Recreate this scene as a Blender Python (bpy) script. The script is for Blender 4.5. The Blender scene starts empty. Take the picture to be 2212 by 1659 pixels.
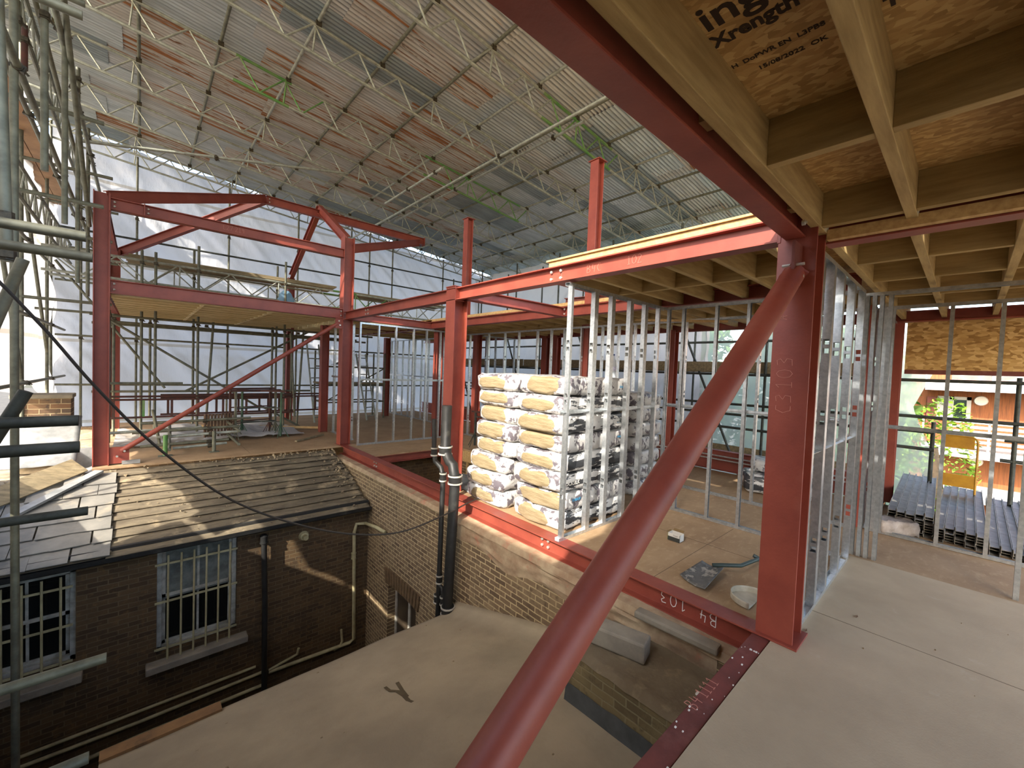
import bpy, bmesh, math, random
from mathutils import Vector, Matrix, noise
random.seed(7)
S = bpy.context.scene
COL = S.collection
# ------------------------------------------------------------------ camera
CAM = Vector((0, 0, 1.6)); F = 889.5
yaw, pit, rol = .83664, -.03381, .03849
fw = Vector((math.cos(yaw)*math.cos(pit), math.sin(yaw)*math.cos(pit), math.sin(pit)))
r0 = Vector((math.sin(yaw), -math.cos(yaw), 0)); u0 = r0.cross(fw)
rt = r0*math.cos(rol)+u0*math.sin(rol); up = -r0*math.sin(rol)+u0*math.cos(rol)
cd = bpy.data.cameras.new('camera'); cam = bpy.data.objects.new('camera', cd); COL.objects.link(cam)
cam.matrix_world = Matrix(((rt.x, up.x, -fw.x, CAM.x), (rt.y, up.y, -fw.y, CAM.y), (rt.z, up.z, -fw.z, CAM.z), (0, 0, 0, 1)))
cd.sensor_width = 36; cd.lens = F/2212*36; cd.clip_start = .02; cd.clip_end = 400
S.camera = cam
def at(px, py, ax, v):
    """world point on the plane axis=v seen at a pixel of the survey photograph"""
    d = rt*((px-1106)/F)-up*((py-829.5)/F)+fw
    i = 'xyz'.index(ax); t = (v-CAM[i])/d[i]
    return CAM+d*t
# ------------------------------------------------------------------ light
SUNV = Vector((1, .42, -.70)).normalized()
w = bpy.data.worlds.new('world'); S.world = w; w.use_nodes = True
nt = w.node_tree; nt.nodes.clear()
sky = nt.nodes.new('ShaderNodeTexSky'); sky.sky_type = 'NISHITA'; sky.sun_disc = False
sky.sun_elevation = math.asin(-SUNV.z); sky.sun_rotation = math.atan2(-SUNV.x, -SUNV.y)
sky.dust_density = 2.5; sky.air_density = 1.0
bg = nt.nodes.new('ShaderNodeBackground'); bg.inputs[1].default_value = .62
wo = nt.nodes.new('ShaderNodeOutputWorld')
nt.links.new(sky.outputs[0], bg.inputs[0]); nt.links.new(bg.outputs[0], wo.inputs[0])
sl = bpy.data.lights.new('sun', 'SUN'); sl.energy = 6.0; sl.angle = math.radians(.6); sl.color = (1, .93, .82)
so = bpy.data.objects.new('sun', sl); COL.objects.link(so)
so.rotation_euler = SUNV.to_track_quat('-Z', 'Y').to_euler(); so.location = (-10, -5, 9)
vs = S.view_settings; vs.view_transform = 'Standard'; vs.look = 'None'; vs.gamma = 1; vs.use_curve_mapping = False
vs.exposure = .78
# ------------------------------------------------------------------ materials
def lin(c):
    return tuple(((v/255)/12.92 if v/255 <= .04045 else ((v/255+.055)/1.055)**2.4) for v in c)+(1,)
def mat(name, c1, c2=None, scale=4, rough=.7, metal=0, bump=0, bscale=40, stretch=(1, 1, 1), detail=6, lo=.35, hi=.65, spec=None, coord='Object'):
    m = bpy.data.materials.new(name); m.use_nodes = True; N = m.node_tree.nodes; L = m.node_tree.links
    b = N['Principled BSDF']; b.inputs['Roughness'].default_value = rough; b.inputs['Metallic'].default_value = metal
    if spec is not None: b.inputs['Specular IOR Level'].default_value = spec
    b.inputs['Base Color'].default_value = lin(c1)
    tc = N.new('ShaderNodeTexCoord'); mp = N.new('ShaderNodeMapping'); mp.inputs['Scale'].default_value = stretch
    L.new(tc.outputs[coord], mp.inputs[0])
    if c2:
        n = N.new('ShaderNodeTexNoise'); n.inputs['Scale'].default_value = scale; n.inputs['Detail'].default_value = detail
        n.inputs['Roughness'].default_value = .62
        r = N.new('ShaderNodeValToRGB'); r.color_ramp.elements[0].position = lo; r.color_ramp.elements[1].position = hi
        r.color_ramp.elements[0].color = lin(c1); r.color_ramp.elements[1].color = lin(c2)
        L.new(mp.outputs[0], n.inputs[0]); L.new(n.outputs[0], r.inputs[0]); L.new(r.outputs[0], b.inputs['Base Color'])
    if bump:
        n2 = N.new('ShaderNodeTexNoise'); n2.inputs['Scale'].default_value = bscale; n2.inputs['Detail'].default_value = 5
        bp = N.new('ShaderNodeBump'); bp.inputs['Strength'].default_value = bump; bp.inputs['Distance'].default_value = .01
        L.new(mp.outputs[0], n2.inputs[0]); L.new(n2.outputs[0], bp.inputs['Height']); L.new(bp.outputs[0], b.inputs['Normal'])
    return m
def addlayer(m, c, scale, lo, hi, stretch=(1, 1, 1), coord='Object', seed=0, perobj=False, amount=1):
    """stains / dust / flakes mixed over the base colour by a noise mask"""
    N = m.node_tree.nodes; L = m.node_tree.links; b = N['Principled BSDF']; s = b.inputs['Base Color']
    tc = N.new('ShaderNodeTexCoord'); mp = N.new('ShaderNodeMapping'); mp.inputs['Scale'].default_value = stretch; mp.inputs['Location'].default_value = (seed, seed*1.7, seed*.3)
    n = N.new('ShaderNodeTexNoise'); n.inputs['Scale'].default_value = scale; n.inputs['Detail'].default_value = 8; n.inputs['Roughness'].default_value = .65
    L.new(tc.outputs[coord], mp.inputs[0])
    if perobj:
        oi = N.new('ShaderNodeObjectInfo'); va = N.new('ShaderNodeVectorMath'); va.operation = 'ADD'
        ml = N.new('ShaderNodeMath'); ml.operation = 'MULTIPLY'; ml.inputs[1].default_value = 37
        L.new(oi.outputs['Random'], ml.inputs[0]); L.new(mp.outputs[0], va.inputs[0]); L.new(ml.outputs[0], va.inputs[1]); L.new(va.outputs[0], n.inputs[0])
    else: L.new(mp.outputs[0], n.inputs[0])
    r = N.new('ShaderNodeMapRange'); r.inputs[1].default_value = lo; r.inputs[2].default_value = hi; r.inputs[4].default_value = amount
    L.new(n.outputs[0], r.inputs[0])
    mx = N.new('ShaderNodeMix'); mx.data_type = 'RGBA'; mx.inputs[7].default_value = lin(c)
    L.new(r.outputs[0], mx.inputs[0])
    if s.links: L.new(s.links[0].from_socket, mx.inputs[6])
    else: mx.inputs[6].default_value = s.default_value
    L.new(mx.outputs[2], s)
    return m
def brick(name, axes, cols, mortar, bumps=.6, scale=.76):
    m = bpy.data.materials.new(name); m.use_nodes = True; N = m.node_tree.nodes; L = m.node_tree.links; b = N['Principled BSDF']
    tc = N.new('ShaderNodeTexCoord'); sp = N.new('ShaderNodeSeparateXYZ'); cb = N.new('ShaderNodeCombineXYZ')
    L.new(tc.outputs['Object'], sp.inputs[0]); L.new(sp.outputs['XYZ'.index(axes[0])], cb.inputs[0]); L.new(sp.outputs['XYZ'.index(axes[1])], cb.inputs[1])
    dn = N.new('ShaderNodeTexNoise'); dn.inputs['Scale'].default_value = 9; L.new(tc.outputs['Object'], dn.inputs[0])
    vm = N.new('ShaderNodeVectorMath'); vm.operation = 'MULTIPLY_ADD'; vm.inputs[1].default_value = (.012,)*3
    L.new(dn.outputs[1], vm.inputs[0]); L.new(cb.outputs[0], vm.inputs[2])
    br = N.new('ShaderNodeTexBrick'); br.inputs['Scale'].default_value = 1
    br.inputs['Brick Width'].default_value = .225*scale; br.inputs['Row Height'].default_value = .075*scale; br.inputs['Mortar Size'].default_value = .006; br.inputs['Mortar Smooth'].default_value = .3
    br.inputs['Color1'].default_value = lin(cols[0]); br.inputs['Color2'].default_value = lin(cols[1]); br.inputs['Mortar'].default_value = lin(mortar); br.offset = .5
    L.new(vm.outputs[0], br.inputs[0]); L.new(br.outputs[0], b.inputs['Base Color'])
    bp = N.new('ShaderNodeBump'); bp.inputs['Strength'].default_value = bumps; bp.inputs['Distance'].default_value = .01; bp.invert = True
    L.new(br.outputs[1], bp.inputs['Height']); L.new(bp.outputs[0], b.inputs['Normal']); b.inputs['Roughness'].default_value = .9
    addlayer(m, cols[2], 3, .45, .8, seed=3); addlayer(m, cols[3], 14, .55, .75, seed=8)
    return m
def flakes(m, cols, scale=30, stretch=(1.9, .9, 1)):
    """oriented strand board: stretched voronoi chips"""
    N = m.node_tree.nodes; L = m.node_tree.links; b = N['Principled BSDF']
    tc = N.new('ShaderNodeTexCoord'); mp = N.new('ShaderNodeMapping'); mp.inputs['Scale'].default_value = stretch; L.new(tc.outputs['Object'], mp.inputs[0])
    nz = N.new('ShaderNodeTexNoise'); nz.inputs['Scale'].default_value = 7; L.new(mp.outputs[0], nz.inputs[0])
    vm = N.new('ShaderNodeVectorMath'); vm.operation = 'MULTIPLY_ADD'; vm.inputs[1].default_value = (.06,)*3; L.new(nz.outputs[1], vm.inputs[0]); L.new(mp.outputs[0], vm.inputs[2])
    v = N.new('ShaderNodeTexVoronoi'); v.inputs['Scale'].default_value = scale; L.new(vm.outputs[0], v.inputs[0])
    sp = N.new('ShaderNodeSeparateColor'); L.new(v.outputs['Color'], sp.inputs[0])
    r = N.new('ShaderNodeValToRGB'); e = r.color_ramp.elements; e[0].color = lin(cols[0]); e[1].color = lin(cols[2]); k = e.new(.5); k.color = lin(cols[1])
    L.new(sp.outputs[0], r.inputs[0]); L.new(r.outputs[0], b.inputs['Base Color'])
    bp = N.new('ShaderNodeBump'); bp.inputs['Strength'].default_value = .25; bp.inputs['Distance'].default_value = .004; L.new(sp.outputs[1], bp.inputs['Height']); L.new(bp.outputs[0], b.inputs['Normal'])
    return m
RED = addlayer(mat('red_oxide_primer', (146, 70, 54), (126, 56, 44), 3, .5, 0, .08, 60), (170, 108, 92), 1.6, .58, .85, seed=2, amount=.5)
REDD = addlayer(mat('dusty_red_primer', (122, 62, 54), (98, 50, 44), 5, .7, 0, .1, 60), (150, 100, 90), 6, .5, .8, seed=5, amount=.6)
GALV = mat('galvanised_steel', (214, 218, 220), (182, 188, 192), 30, .3, .85, .03, 30)
TUBE = addlayer(mat('scaffold_tube_steel', (122, 122, 104), (92, 92, 78), 9, .55, .35, .1, 50), (96, 108, 78), 3, .6, .75, seed=4, amount=.6)
TUBEP = mat('pale_galvanised_tube', (172, 176, 164), (138, 140, 128), 12, .5, .35)
TUBED = mat('dark_weathered_tube', (72, 76, 70), (44, 48, 44), 10, .6, .3)
GREEN = mat('green_painted_tube', (74, 132, 60), (120, 142, 92), 5, .55, .1)
DKRED = mat('rusty_red_frame', (92, 52, 42), (66, 48, 42), 8, .7, .1)
COUP = mat('coupler_steel', (92, 84, 66), (58, 54, 46), 30, .55, .5)
BOLT = mat('zinc_bolt', (214, 212, 204), None, rough=.35, metal=.7)
TIMB = addlayer(mat('pale_softwood', (206, 172, 116), (178, 142, 90), 3, .7, 0, .1, 60, (1, 9, 9)), (120, 84, 46), 2.2, .72, .78, stretch=(1, 1.6, 1.6), seed=6)
JOIST = addlayer(mat('treated_joist_timber', (188, 162, 108), (156, 130, 80), 2.5, .75, 0, .12, 50, (1, 9, 9)), (92, 62, 34), 2, .73, .78, stretch=(1, 2, 2), seed=1)
PALEJ = addlayer(mat('new_pale_joist', (216, 198, 152), (190, 170, 122), 2.5, .75, 0, .12, 50, (1, 9, 9)), (150, 112, 66), 2, .74, .79, stretch=(1, 2, 2), seed=1)
JOISTY = addlayer(mat('treated_noggin_timber', (180, 154, 100), (148, 122, 74), 2.5, .75, 0, .12, 50, (9, 1, 9)), (92, 62, 34), 2, .73, .78, stretch=(2, 1, 2), seed=1)
BOARD = addlayer(mat('weathered_scaffold_board', (150, 134, 102), (112, 100, 76), 3, .85, 0, .2, 40, (1, 8, 8)), (186, 172, 140), 5, .6, .8, amount=.5)
OSB = flakes(mat('strand_board', (190, 150, 90), rough=.7), ((158, 122, 68), (180, 142, 84), (204, 170, 110)))
OSBV = flakes(mat('strand_board_upright', (190, 150, 90), rough=.7), ((150, 112, 58), (196, 158, 98), (222, 190, 132)), 16, (1, 1, 2.2))
FLOORN = addlayer(mat('dusty_floor_board', (184, 166, 138), (168, 150, 124), 1.3, .85, 0, .12, 90), (202, 192, 174), 6, .62, .85, amount=.5)
FLOORR = addlayer(addlayer(mat('brown_chipboard_floor', (166, 138, 104), (146, 118, 86), 2, .85, 0, .12, 70), (186, 160, 124), 9, .52, .7, stretch=(1, 2, 1), amount=.6), (112, 90, 66), 1.1, .6, .8, amount=.5)
BRX = brick('stock_brick_main_wall', 'YZ', ((126, 104, 78), (96, 78, 58), (150, 130, 98), (74, 60, 46)), (196, 176, 134))
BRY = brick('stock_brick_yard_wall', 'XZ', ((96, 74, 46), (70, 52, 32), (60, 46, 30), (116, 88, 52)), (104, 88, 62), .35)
MORT = addlayer(mat('broken_mortar', (178, 158, 128), (148, 122, 96), 6, .95, 0, .8, 18), (176, 112, 88), 5, .58, .72)
FELT = addlayer(addlayer(mat('dusty_felt_roof', (172, 157, 131), (148, 134, 112), 1.2, .9, 0, .15, 60), (90, 96, 78), .8, .56, .8, stretch=(1, .3, 1), amount=.5), (150, 136, 114), 7, .6, .8, amount=.5)
SLATE = addlayer(mat('grey_slate', (142, 138, 128), (112, 110, 104), 3, .7, 0, .15, 20), (176, 164, 140), 4, .55, .8, amount=.7)
OLDB = addlayer(addlayer(mat('dusty_roof_board', (126, 114, 92), (92, 82, 66), 3, .95, 0, .5, 25, (1, 4, 4)), (176, 158, 126), 3, .55, .72), (62, 56, 46), 9, .62, .75)
LEAD = mat('lead_sheet', (150, 150, 148), (112, 114, 112), 4, .6, .1, .2, 12)
STONE = mat('grey_stone', (148, 138, 120), (122, 114, 100), 4, .9, 0, .3, 30)
BLACK = addlayer(mat('black_cast_iron', (44, 44, 42), (30, 30, 30), 10, .5, .2, .1, 30), (112, 108, 96), 4, .6, .8, amount=.5)
CREAM = mat('cream_painted_pipe', (182, 172, 132), (150, 140, 104), 6, .6)
WHITEP = mat('worn_white_paint', (186, 184, 172), (136, 132, 118), 8, .7)
LEADW = mat('white_collar', (196, 192, 180), (150, 146, 134), 10, .7)
GLASS = mat('dark_window_glass', (22, 24, 24), rough=.12, spec=.5)
CURT = mat('net_curtain', (120, 124, 116), (90, 94, 88), 10, .9)
WOOL = addlayer(mat('mineral_wool', (158, 142, 112), (130, 114, 84), 10, .98, 0, .8, 50, (3, .5, 5)), (132, 104, 58), 7, .66, .74, stretch=(1, 1, 6))
WHBAG = addlayer(mat('white_polythene_bag', (204, 202, 198), (180, 178, 176), 6, .38, 0, .6, 14), (98, 92, 98), 6, .53, .55, stretch=(2.4, 1.4, 1.6), perobj=True)
DKBAG = addlayer(mat('dark_printed_bag', (62, 64, 68), (42, 44, 48), 6, .32, 0, .4, 14), (212, 210, 206), 4, .5, .52, stretch=(.8, 1, 3.2), perobj=True)
WHITE = mat('white_lettering', (226, 222, 214), rough=.6)
CHALK = mat('chalk_mark', (190, 128, 112), rough=.9)
INK = mat('dark_stamp_ink', (52, 36, 22), rough=.9)
BLUE = mat('blue_print', (62, 146, 190), rough=.5)
CARD = mat('brown_card', (120, 96, 62), rough=.9)
YEL = mat('yellow_paint', (176, 130, 20), (150, 106, 14), 8, .5)
PLASTIC = addlayer(mat('grey_plastic_sheet', (168, 172, 172), (128, 134, 136), 4, .35, 0, .3, 10), (96, 102, 108), 3, .55, .7)
DEBR = addlayer(mat('rubble_dust', (160, 142, 112), (120, 106, 84), 6, .95, 0, .7, 20), (206, 186, 146), 9, .58, .72)
CLAD = mat('timber_cladding', (146, 86, 42), (112, 64, 32), 3, .7, stretch=(9, 9, .7))
RENDER_ = mat('white_render', (186, 186, 182), (168, 168, 164), 2, .8)
LEAF = mat('sunny_leaf', (150, 186, 62), (98, 142, 40), 3, .6)
LEAFD = mat('tree_leaf', (112, 146, 66), (70, 104, 44), 2, .7)
BARK = mat('bark', (80, 66, 50), (58, 48, 36), 8, .9)
GRASSG = mat('yard_ground', (92, 84, 70), (70, 64, 54), 2, .95)
SHOV = addlayer(mat('worn_shovel_steel', (120, 118, 114), (92, 92, 90), 10, .5, .4), (176, 170, 158), 14, .55, .6)
DKHAN = mat('dark_green_handle', (48, 62, 58), rough=.5)
DUSTP = mat('dusty_white_plastic', (196, 188, 168), (164, 154, 132), 7, .6)
SHEETM = {}
def sheetmat(k, a, b, rustc, lo, hi, rough, metal):
    m = mat(k, a, b, 7, rough, metal, 0, 20, (.2, 3.4, 1), lo=.38, hi=.62)
    addlayer(m, (196, 196, 192), 13, .56, .66, stretch=(.2, 2.6, 1), perobj=True, amount=.4)
    addlayer(m, rustc, 3.6, lo, hi, stretch=(.16, 4.2, 1), perobj=True)
    addlayer(m, tuple(int(v*.74) for v in rustc), 9, lo+.08, hi+.06, stretch=(.3, 3.6, 1), perobj=True, seed=3)
    # shade of the corrugation valleys painted into the colour, for ridge contrast
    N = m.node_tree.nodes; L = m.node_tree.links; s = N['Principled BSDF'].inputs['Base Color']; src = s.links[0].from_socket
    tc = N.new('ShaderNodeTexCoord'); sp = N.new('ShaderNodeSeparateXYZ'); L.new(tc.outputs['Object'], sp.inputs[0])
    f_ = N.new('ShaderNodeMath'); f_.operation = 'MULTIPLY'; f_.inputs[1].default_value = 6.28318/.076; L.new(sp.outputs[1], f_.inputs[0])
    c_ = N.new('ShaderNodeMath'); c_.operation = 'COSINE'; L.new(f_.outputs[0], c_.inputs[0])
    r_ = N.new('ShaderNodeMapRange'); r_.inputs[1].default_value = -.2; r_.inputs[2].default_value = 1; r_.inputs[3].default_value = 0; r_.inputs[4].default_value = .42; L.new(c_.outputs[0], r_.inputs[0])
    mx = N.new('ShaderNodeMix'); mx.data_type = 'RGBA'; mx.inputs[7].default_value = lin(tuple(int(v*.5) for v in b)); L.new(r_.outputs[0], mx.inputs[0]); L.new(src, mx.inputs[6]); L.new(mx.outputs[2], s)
    SHEETM[k] = m
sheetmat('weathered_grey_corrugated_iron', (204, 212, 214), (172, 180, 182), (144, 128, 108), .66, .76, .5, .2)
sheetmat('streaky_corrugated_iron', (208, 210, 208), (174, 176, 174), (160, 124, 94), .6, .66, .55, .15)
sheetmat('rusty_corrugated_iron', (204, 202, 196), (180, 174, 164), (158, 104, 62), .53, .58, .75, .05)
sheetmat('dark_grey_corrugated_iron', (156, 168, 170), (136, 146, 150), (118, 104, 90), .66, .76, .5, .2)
def cloth(name, col, trans, clear, weave=0):
    m = bpy.data.materials.new(name); m.use_nodes = True; N = m.node_tree.nodes; L = m.node_tree.links
    b = N['Principled BSDF']; b.inputs['Base Color'].default_value = lin(col); b.inputs['Roughness'].default_value = .45
    out = N['Material Output']; t = N.new('ShaderNodeBsdfTranslucent'); t.inputs[0].default_value = lin(col)
    x = N.new('ShaderNodeMixShader'); x.inputs[0].default_value = trans; L.new(b.outputs[0], x.inputs[1]); L.new(t.outputs[0], x.inputs[2])
    last = x
    if clear:
        tr = N.new('ShaderNodeBsdfTransparent'); y = N.new('ShaderNodeMixShader'); y.inputs[0].default_value = clear
        L.new(x.outputs[0], y.inputs[1]); L.new(tr.outputs[0], y.inputs[2]); last = y
    L.new(last.outputs[0], out.inputs[0])
    if not clear:
        # reinforced eyelet bands woven into the sheeting every two metres
        g_ = N.new('ShaderNodeTexCoord'); sz = N.new('ShaderNodeSeparateXYZ'); L.new(g_.outputs['Object'], sz.inputs[0])
        md = N.new('ShaderNodeMath'); md.operation = 'PINGPONG'; md.inputs[1].default_value = .95; L.new(sz.outputs[2], md.inputs[0])
        lt_ = N.new('ShaderNodeMath'); lt_.operation = 'LESS_THAN'; lt_.inputs[1].default_value = .035; L.new(md.outputs[0], lt_.inputs[0])
        mx = N.new('ShaderNodeMix'); mx.data_type = 'RGBA'; mx.inputs[6].default_value = lin(col); mx.inputs[7].default_value = lin((178, 170, 158)); L.new(lt_.outputs[0], mx.inputs[0])
        L.new(mx.outputs[2], b.inputs['Base Color']); L.new(mx.outputs[2], t.inputs[0])
    n = N.new('ShaderNodeTexNoise'); n.inputs['Scale'].default_value = 1.6; n.inputs['Detail'].default_value = 6; bp = N.new('ShaderNodeBump'); bp.inputs['Strength'].default_value = .6; bp.inputs['Distance'].default_value = .08
    tc = N.new('ShaderNodeTexCoord'); mp = N.new('ShaderNodeMapping'); mp.inputs['Scale'].default_value = (2.2, 2.2, .8); mp.inputs['Rotation'].default_value = (0, .5, 0)
    L.new(tc.outputs['Object'], mp.inputs[0]); L.new(mp.outputs[0], n.inputs[0]); L.new(n.outputs[0], bp.inputs['Height']); L.new(bp.outputs[0], b.inputs['Normal']); L.new(bp.outputs[0], t.inputs['Normal'])
    return m
SHEETW = cloth('white_scaffold_sheeting', (204, 203, 203), .27, 0)
SHEETC = cloth('clear_scaffold_sheeting', (214, 226, 210), .6, .42)
BAGB = cloth('blue_carrier_bag', (150, 190, 220), .4, .1)
CLEARP = cloth('clear_plastic_bottle', (220, 226, 230), .3, .55)
# ------------------------------------------------------------------ mesh helpers
class MB:
    def __init__(s): s.v = []; s.f = []; s.m = []
    def add(s, vs_, fs, mi=0):
        o = len(s.v); s.v += [Vector(q) for q in vs_]; s.f += [tuple(i+o for i in f) for f in fs]; s.m += [mi]*len(fs); return s
    def box(s, a, b, mi=0):
        x0, y0, z0 = [min(p, q) for p, q in zip(a, b)]; x1, y1, z1 = [max(p, q) for p, q in zip(a, b)]
        return s.add([(x0, y0, z0), (x1, y0, z0), (x1, y1, z0), (x0, y1, z0), (x0, y0, z1), (x1, y0, z1), (x1, y1, z1), (x0, y1, z1)],
                     [(0, 3, 2, 1), (4, 5, 6, 7), (0, 1, 5, 4), (1, 2, 6, 5), (2, 3, 7, 6), (3, 0, 4, 7)], mi)
    def prof(s, p, q, pts, upv=(0, 0, 1), mi=0, closed=True):
        """extrude a closed 2D profile [(side, up)] from p to q"""
        p = Vector(p); q = Vector(q); d = (q-p).normalized(); U = Vector(upv)
        if abs(d.dot(U)) > .98: U = Vector((1, 0, 0)) if abs(d.x) < .9 else Vector((0, 1, 0))
        sd = d.cross(U).normalized(); U = sd.cross(d).normalized(); n = len(pts)
        V = [p+sd*a+U*b for a, b in pts]+[q+sd*a+U*b for a, b in pts]
        fs = [(i, (i+1) % n, n+(i+1) % n, n+i) for i in range(n if closed else n-1)]
        if closed: fs += [tuple(range(n-1, -1, -1)), tuple(range(n, 2*n))]
        return s.add(V, fs, mi)
    def bar(s, p, q, w_, h, upv=(0, 0, 1), mi=0):
        return s.prof(p, q, [(-w_/2, -h/2), (w_/2, -h/2), (w_/2, h/2), (-w_/2, h/2)], upv, mi)
    def tube(s, p, q, r, n=10, mi=0, r2=None):
        r2 = r if r2 is None else r2; p = Vector(p); q = Vector(q); d = (q-p).normalized(); U = Vector((0, 0, 1)) if abs(d.z) < .9 else Vector((1, 0, 0))
        a = d.cross(U).normalized(); b = a.cross(d)
        V = []
        for c, R in ((p, r), (q, r2)):
            V += [c+a*R*math.cos(k*2*math.pi/n)+b*R*math.sin(k*2*math.pi/n) for k in range(n)]
        return s.add(V, [(i, (i+1) % n, n+(i+1) % n, n+i) for i in range(n)]+[tuple(range(n-1, -1, -1)), tuple(range(n, 2*n))], mi)
    def path(s, pts, r, n=8, mi=0):
        pts = [Vector(p) for p in pts]; rings = []; pa = None
        for i, p in enumerate(pts):
            d = (pts[min(i+1, len(pts)-1)]-pts[max(i-1, 0)]).normalized()
            if pa is None: pa = d.cross(Vector((0, 0, 1)) if abs(d.z) < .9 else Vector((1, 0, 0))).normalized()
            a = (pa-d*pa.dot(d)).normalized(); pa = a; b = a.cross(d)
            rings.append([p+a*r*math.cos(k*2*math.pi/n)+b*r*math.sin(k*2*math.pi/n) for k in range(n)])
        V = [v for R in rings for v in R]; fs = []
        for j in range(len(rings)-1):
            for i in range(n): fs.append((j*n+i, j*n+(i+1) % n, (j+1)*n+(i+1) % n, (j+1)*n+i))
        fs += [tuple(range(n-1, -1, -1)), tuple(range((len(rings)-1)*n, len(rings)*n))]
        return s.add(V, fs, mi)
    def isec(s, p, q, w_, h, t=.011, upv=(0, 0, 1), mi=0):
        a = w_/2; b = h/2; c = t/2
        return s.prof(p, q, [(-a, -b), (a, -b), (a, -b+t), (c, -b+t), (c, b-t), (a, b-t), (a, b), (-a, b), (-a, b-t), (-c, b-t), (-c, -b+t), (-a, -b+t)], upv, mi)
    def grid(s, fn, nu, nv, mi=0):
        V = [fn(i/nu, j/nv) for j in range(nv+1) for i in range(nu+1)]
        return s.add(V, [(j*(nu+1)+i, j*(nu+1)+i+1, (j+1)*(nu+1)+i+1, (j+1)*(nu+1)+i) for j in range(nv) for i in range(nu)], mi)
    def build(s, name, m, parent=None, smooth=False, bevel=0, solid=0):
        me = bpy.data.meshes.new(name); off = parent_loc(parent)
        me.from_pydata([tuple(v-off) for v in s.v], [], s.f)
        for q in (m if isinstance(m, (list, tuple)) else [m]): me.materials.append(q)
        me.polygons.foreach_set('material_index', s.m)
        if smooth: me.polygons.foreach_set('use_smooth', [True]*len(me.polygons))
        me.update()
        bm = bmesh.new(); bm.from_mesh(me)
        if not solid: bmesh.ops.recalc_face_normals(bm, faces=bm.faces)
        bm.to_mesh(me); bm.free()
        if smooth:
            try: me.set_sharp_from_angle(angle=math.radians(40))
            except Exception: pass
        o = bpy.data.objects.new(name, me); COL.objects.link(o)
        if parent: o.parent = parent
        if bevel:
            b = o.modifiers.new('bevel', 'BEVEL'); b.width = bevel; b.segments = 2; b.limit_method = 'ANGLE'
        if solid:
            b = o.modifiers.new('solid', 'SOLIDIFY'); b.thickness = solid; b.offset = 0
        return o
def parent_loc(p):
    v = Vector((0, 0, 0))
    while p: v = v+p.location; p = p.parent
    return v
def tag(o, label=None, cat=None, group=None, kind=None):
    if label: o['label'] = label
    if cat: o['category'] = cat
    if group: o['group'] = group
    if kind: o['kind'] = kind
    return o
def thing(name, label, cat, loc=(0, 0, 0), group=None):
    o = bpy.data.objects.new(name, None); COL.objects.link(o); o.location = loc; o.empty_display_size = .05
    return tag(o, label, cat, group)
def struct(o): o['kind'] = 'structure'; return o
def kids(o): return [c for c in COL.objects if c.parent == o]
def dup(o, loc, label=None, parent=None, ch=None, rot=None):
    c = o.copy(); COL.objects.link(c); c.location = loc
    if rot is not None: c.rotation_euler = rot
    if parent: c.parent = parent
    if label: c['label'] = label
    for q in (ch if ch is not None else []):
        d = q.copy(); COL.objects.link(d); d.parent = c
    return c
def copypart(o, parent, loc, rot=None, scale=None):
    c = o.copy(); COL.objects.link(c); c.parent = parent; c.location = Vector(loc)-parent_loc(parent)
    if rot is not None: c.rotation_euler = rot
    if scale is not None: c.scale = scale
    return c
def text(body, name, size, m, parent, origin, xdir, updir, ext=.0012, sx=1, bold=0):
    cu = bpy.data.curves.new('t', 'FONT'); cu.body = body; cu.size = size; cu.extrude = ext; cu.offset = bold; cu.resolution_u = 3
    o = bpy.data.objects.new('t', cu); COL.objects.link(o); dg = bpy.context.evaluated_depsgraph_get()
    me = bpy.data.meshes.new_from_object(o.evaluated_get(dg)); bpy.data.objects.remove(o)
    X = Vector(xdir).normalized(); Y = Vector(updir).normalized(); Y = (Y-X*X.dot(Y)).normalized(); Z = X.cross(Y)
    M = Matrix(((X.x*sx, Y.x, Z.x, origin[0]), (X.y*sx, Y.y, Z.y, origin[1]), (X.z*sx, Y.z, Z.z, origin[2]), (0, 0, 0, 1)))
    me.transform(Matrix.Translation(-parent_loc(parent)) @ M); me.materials.clear(); me.materials.append(m)
    q = bpy.data.objects.new(name, me); COL.objects.link(q); q.parent = parent
    return q
def scrawl(name, strokes, m, parent, origin, xdir, updir, r=.004):
    """hand-drawn chalk lettering from strokes in local units (metres)"""
    b = MB(); X = Vector(xdir).normalized(); Y = Vector(updir).normalized(); Z = X.cross(Y); o = Vector(origin)
    for st in strokes:
        for p, q in zip(st, st[1:]):
            a = o+X*p[0]+Y*p[1]; c = o+X*q[0]+Y*q[1]
            b.bar(a-Z*.0, c, r, .0016, Z)
    return b.build(name, m, parent)
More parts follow.
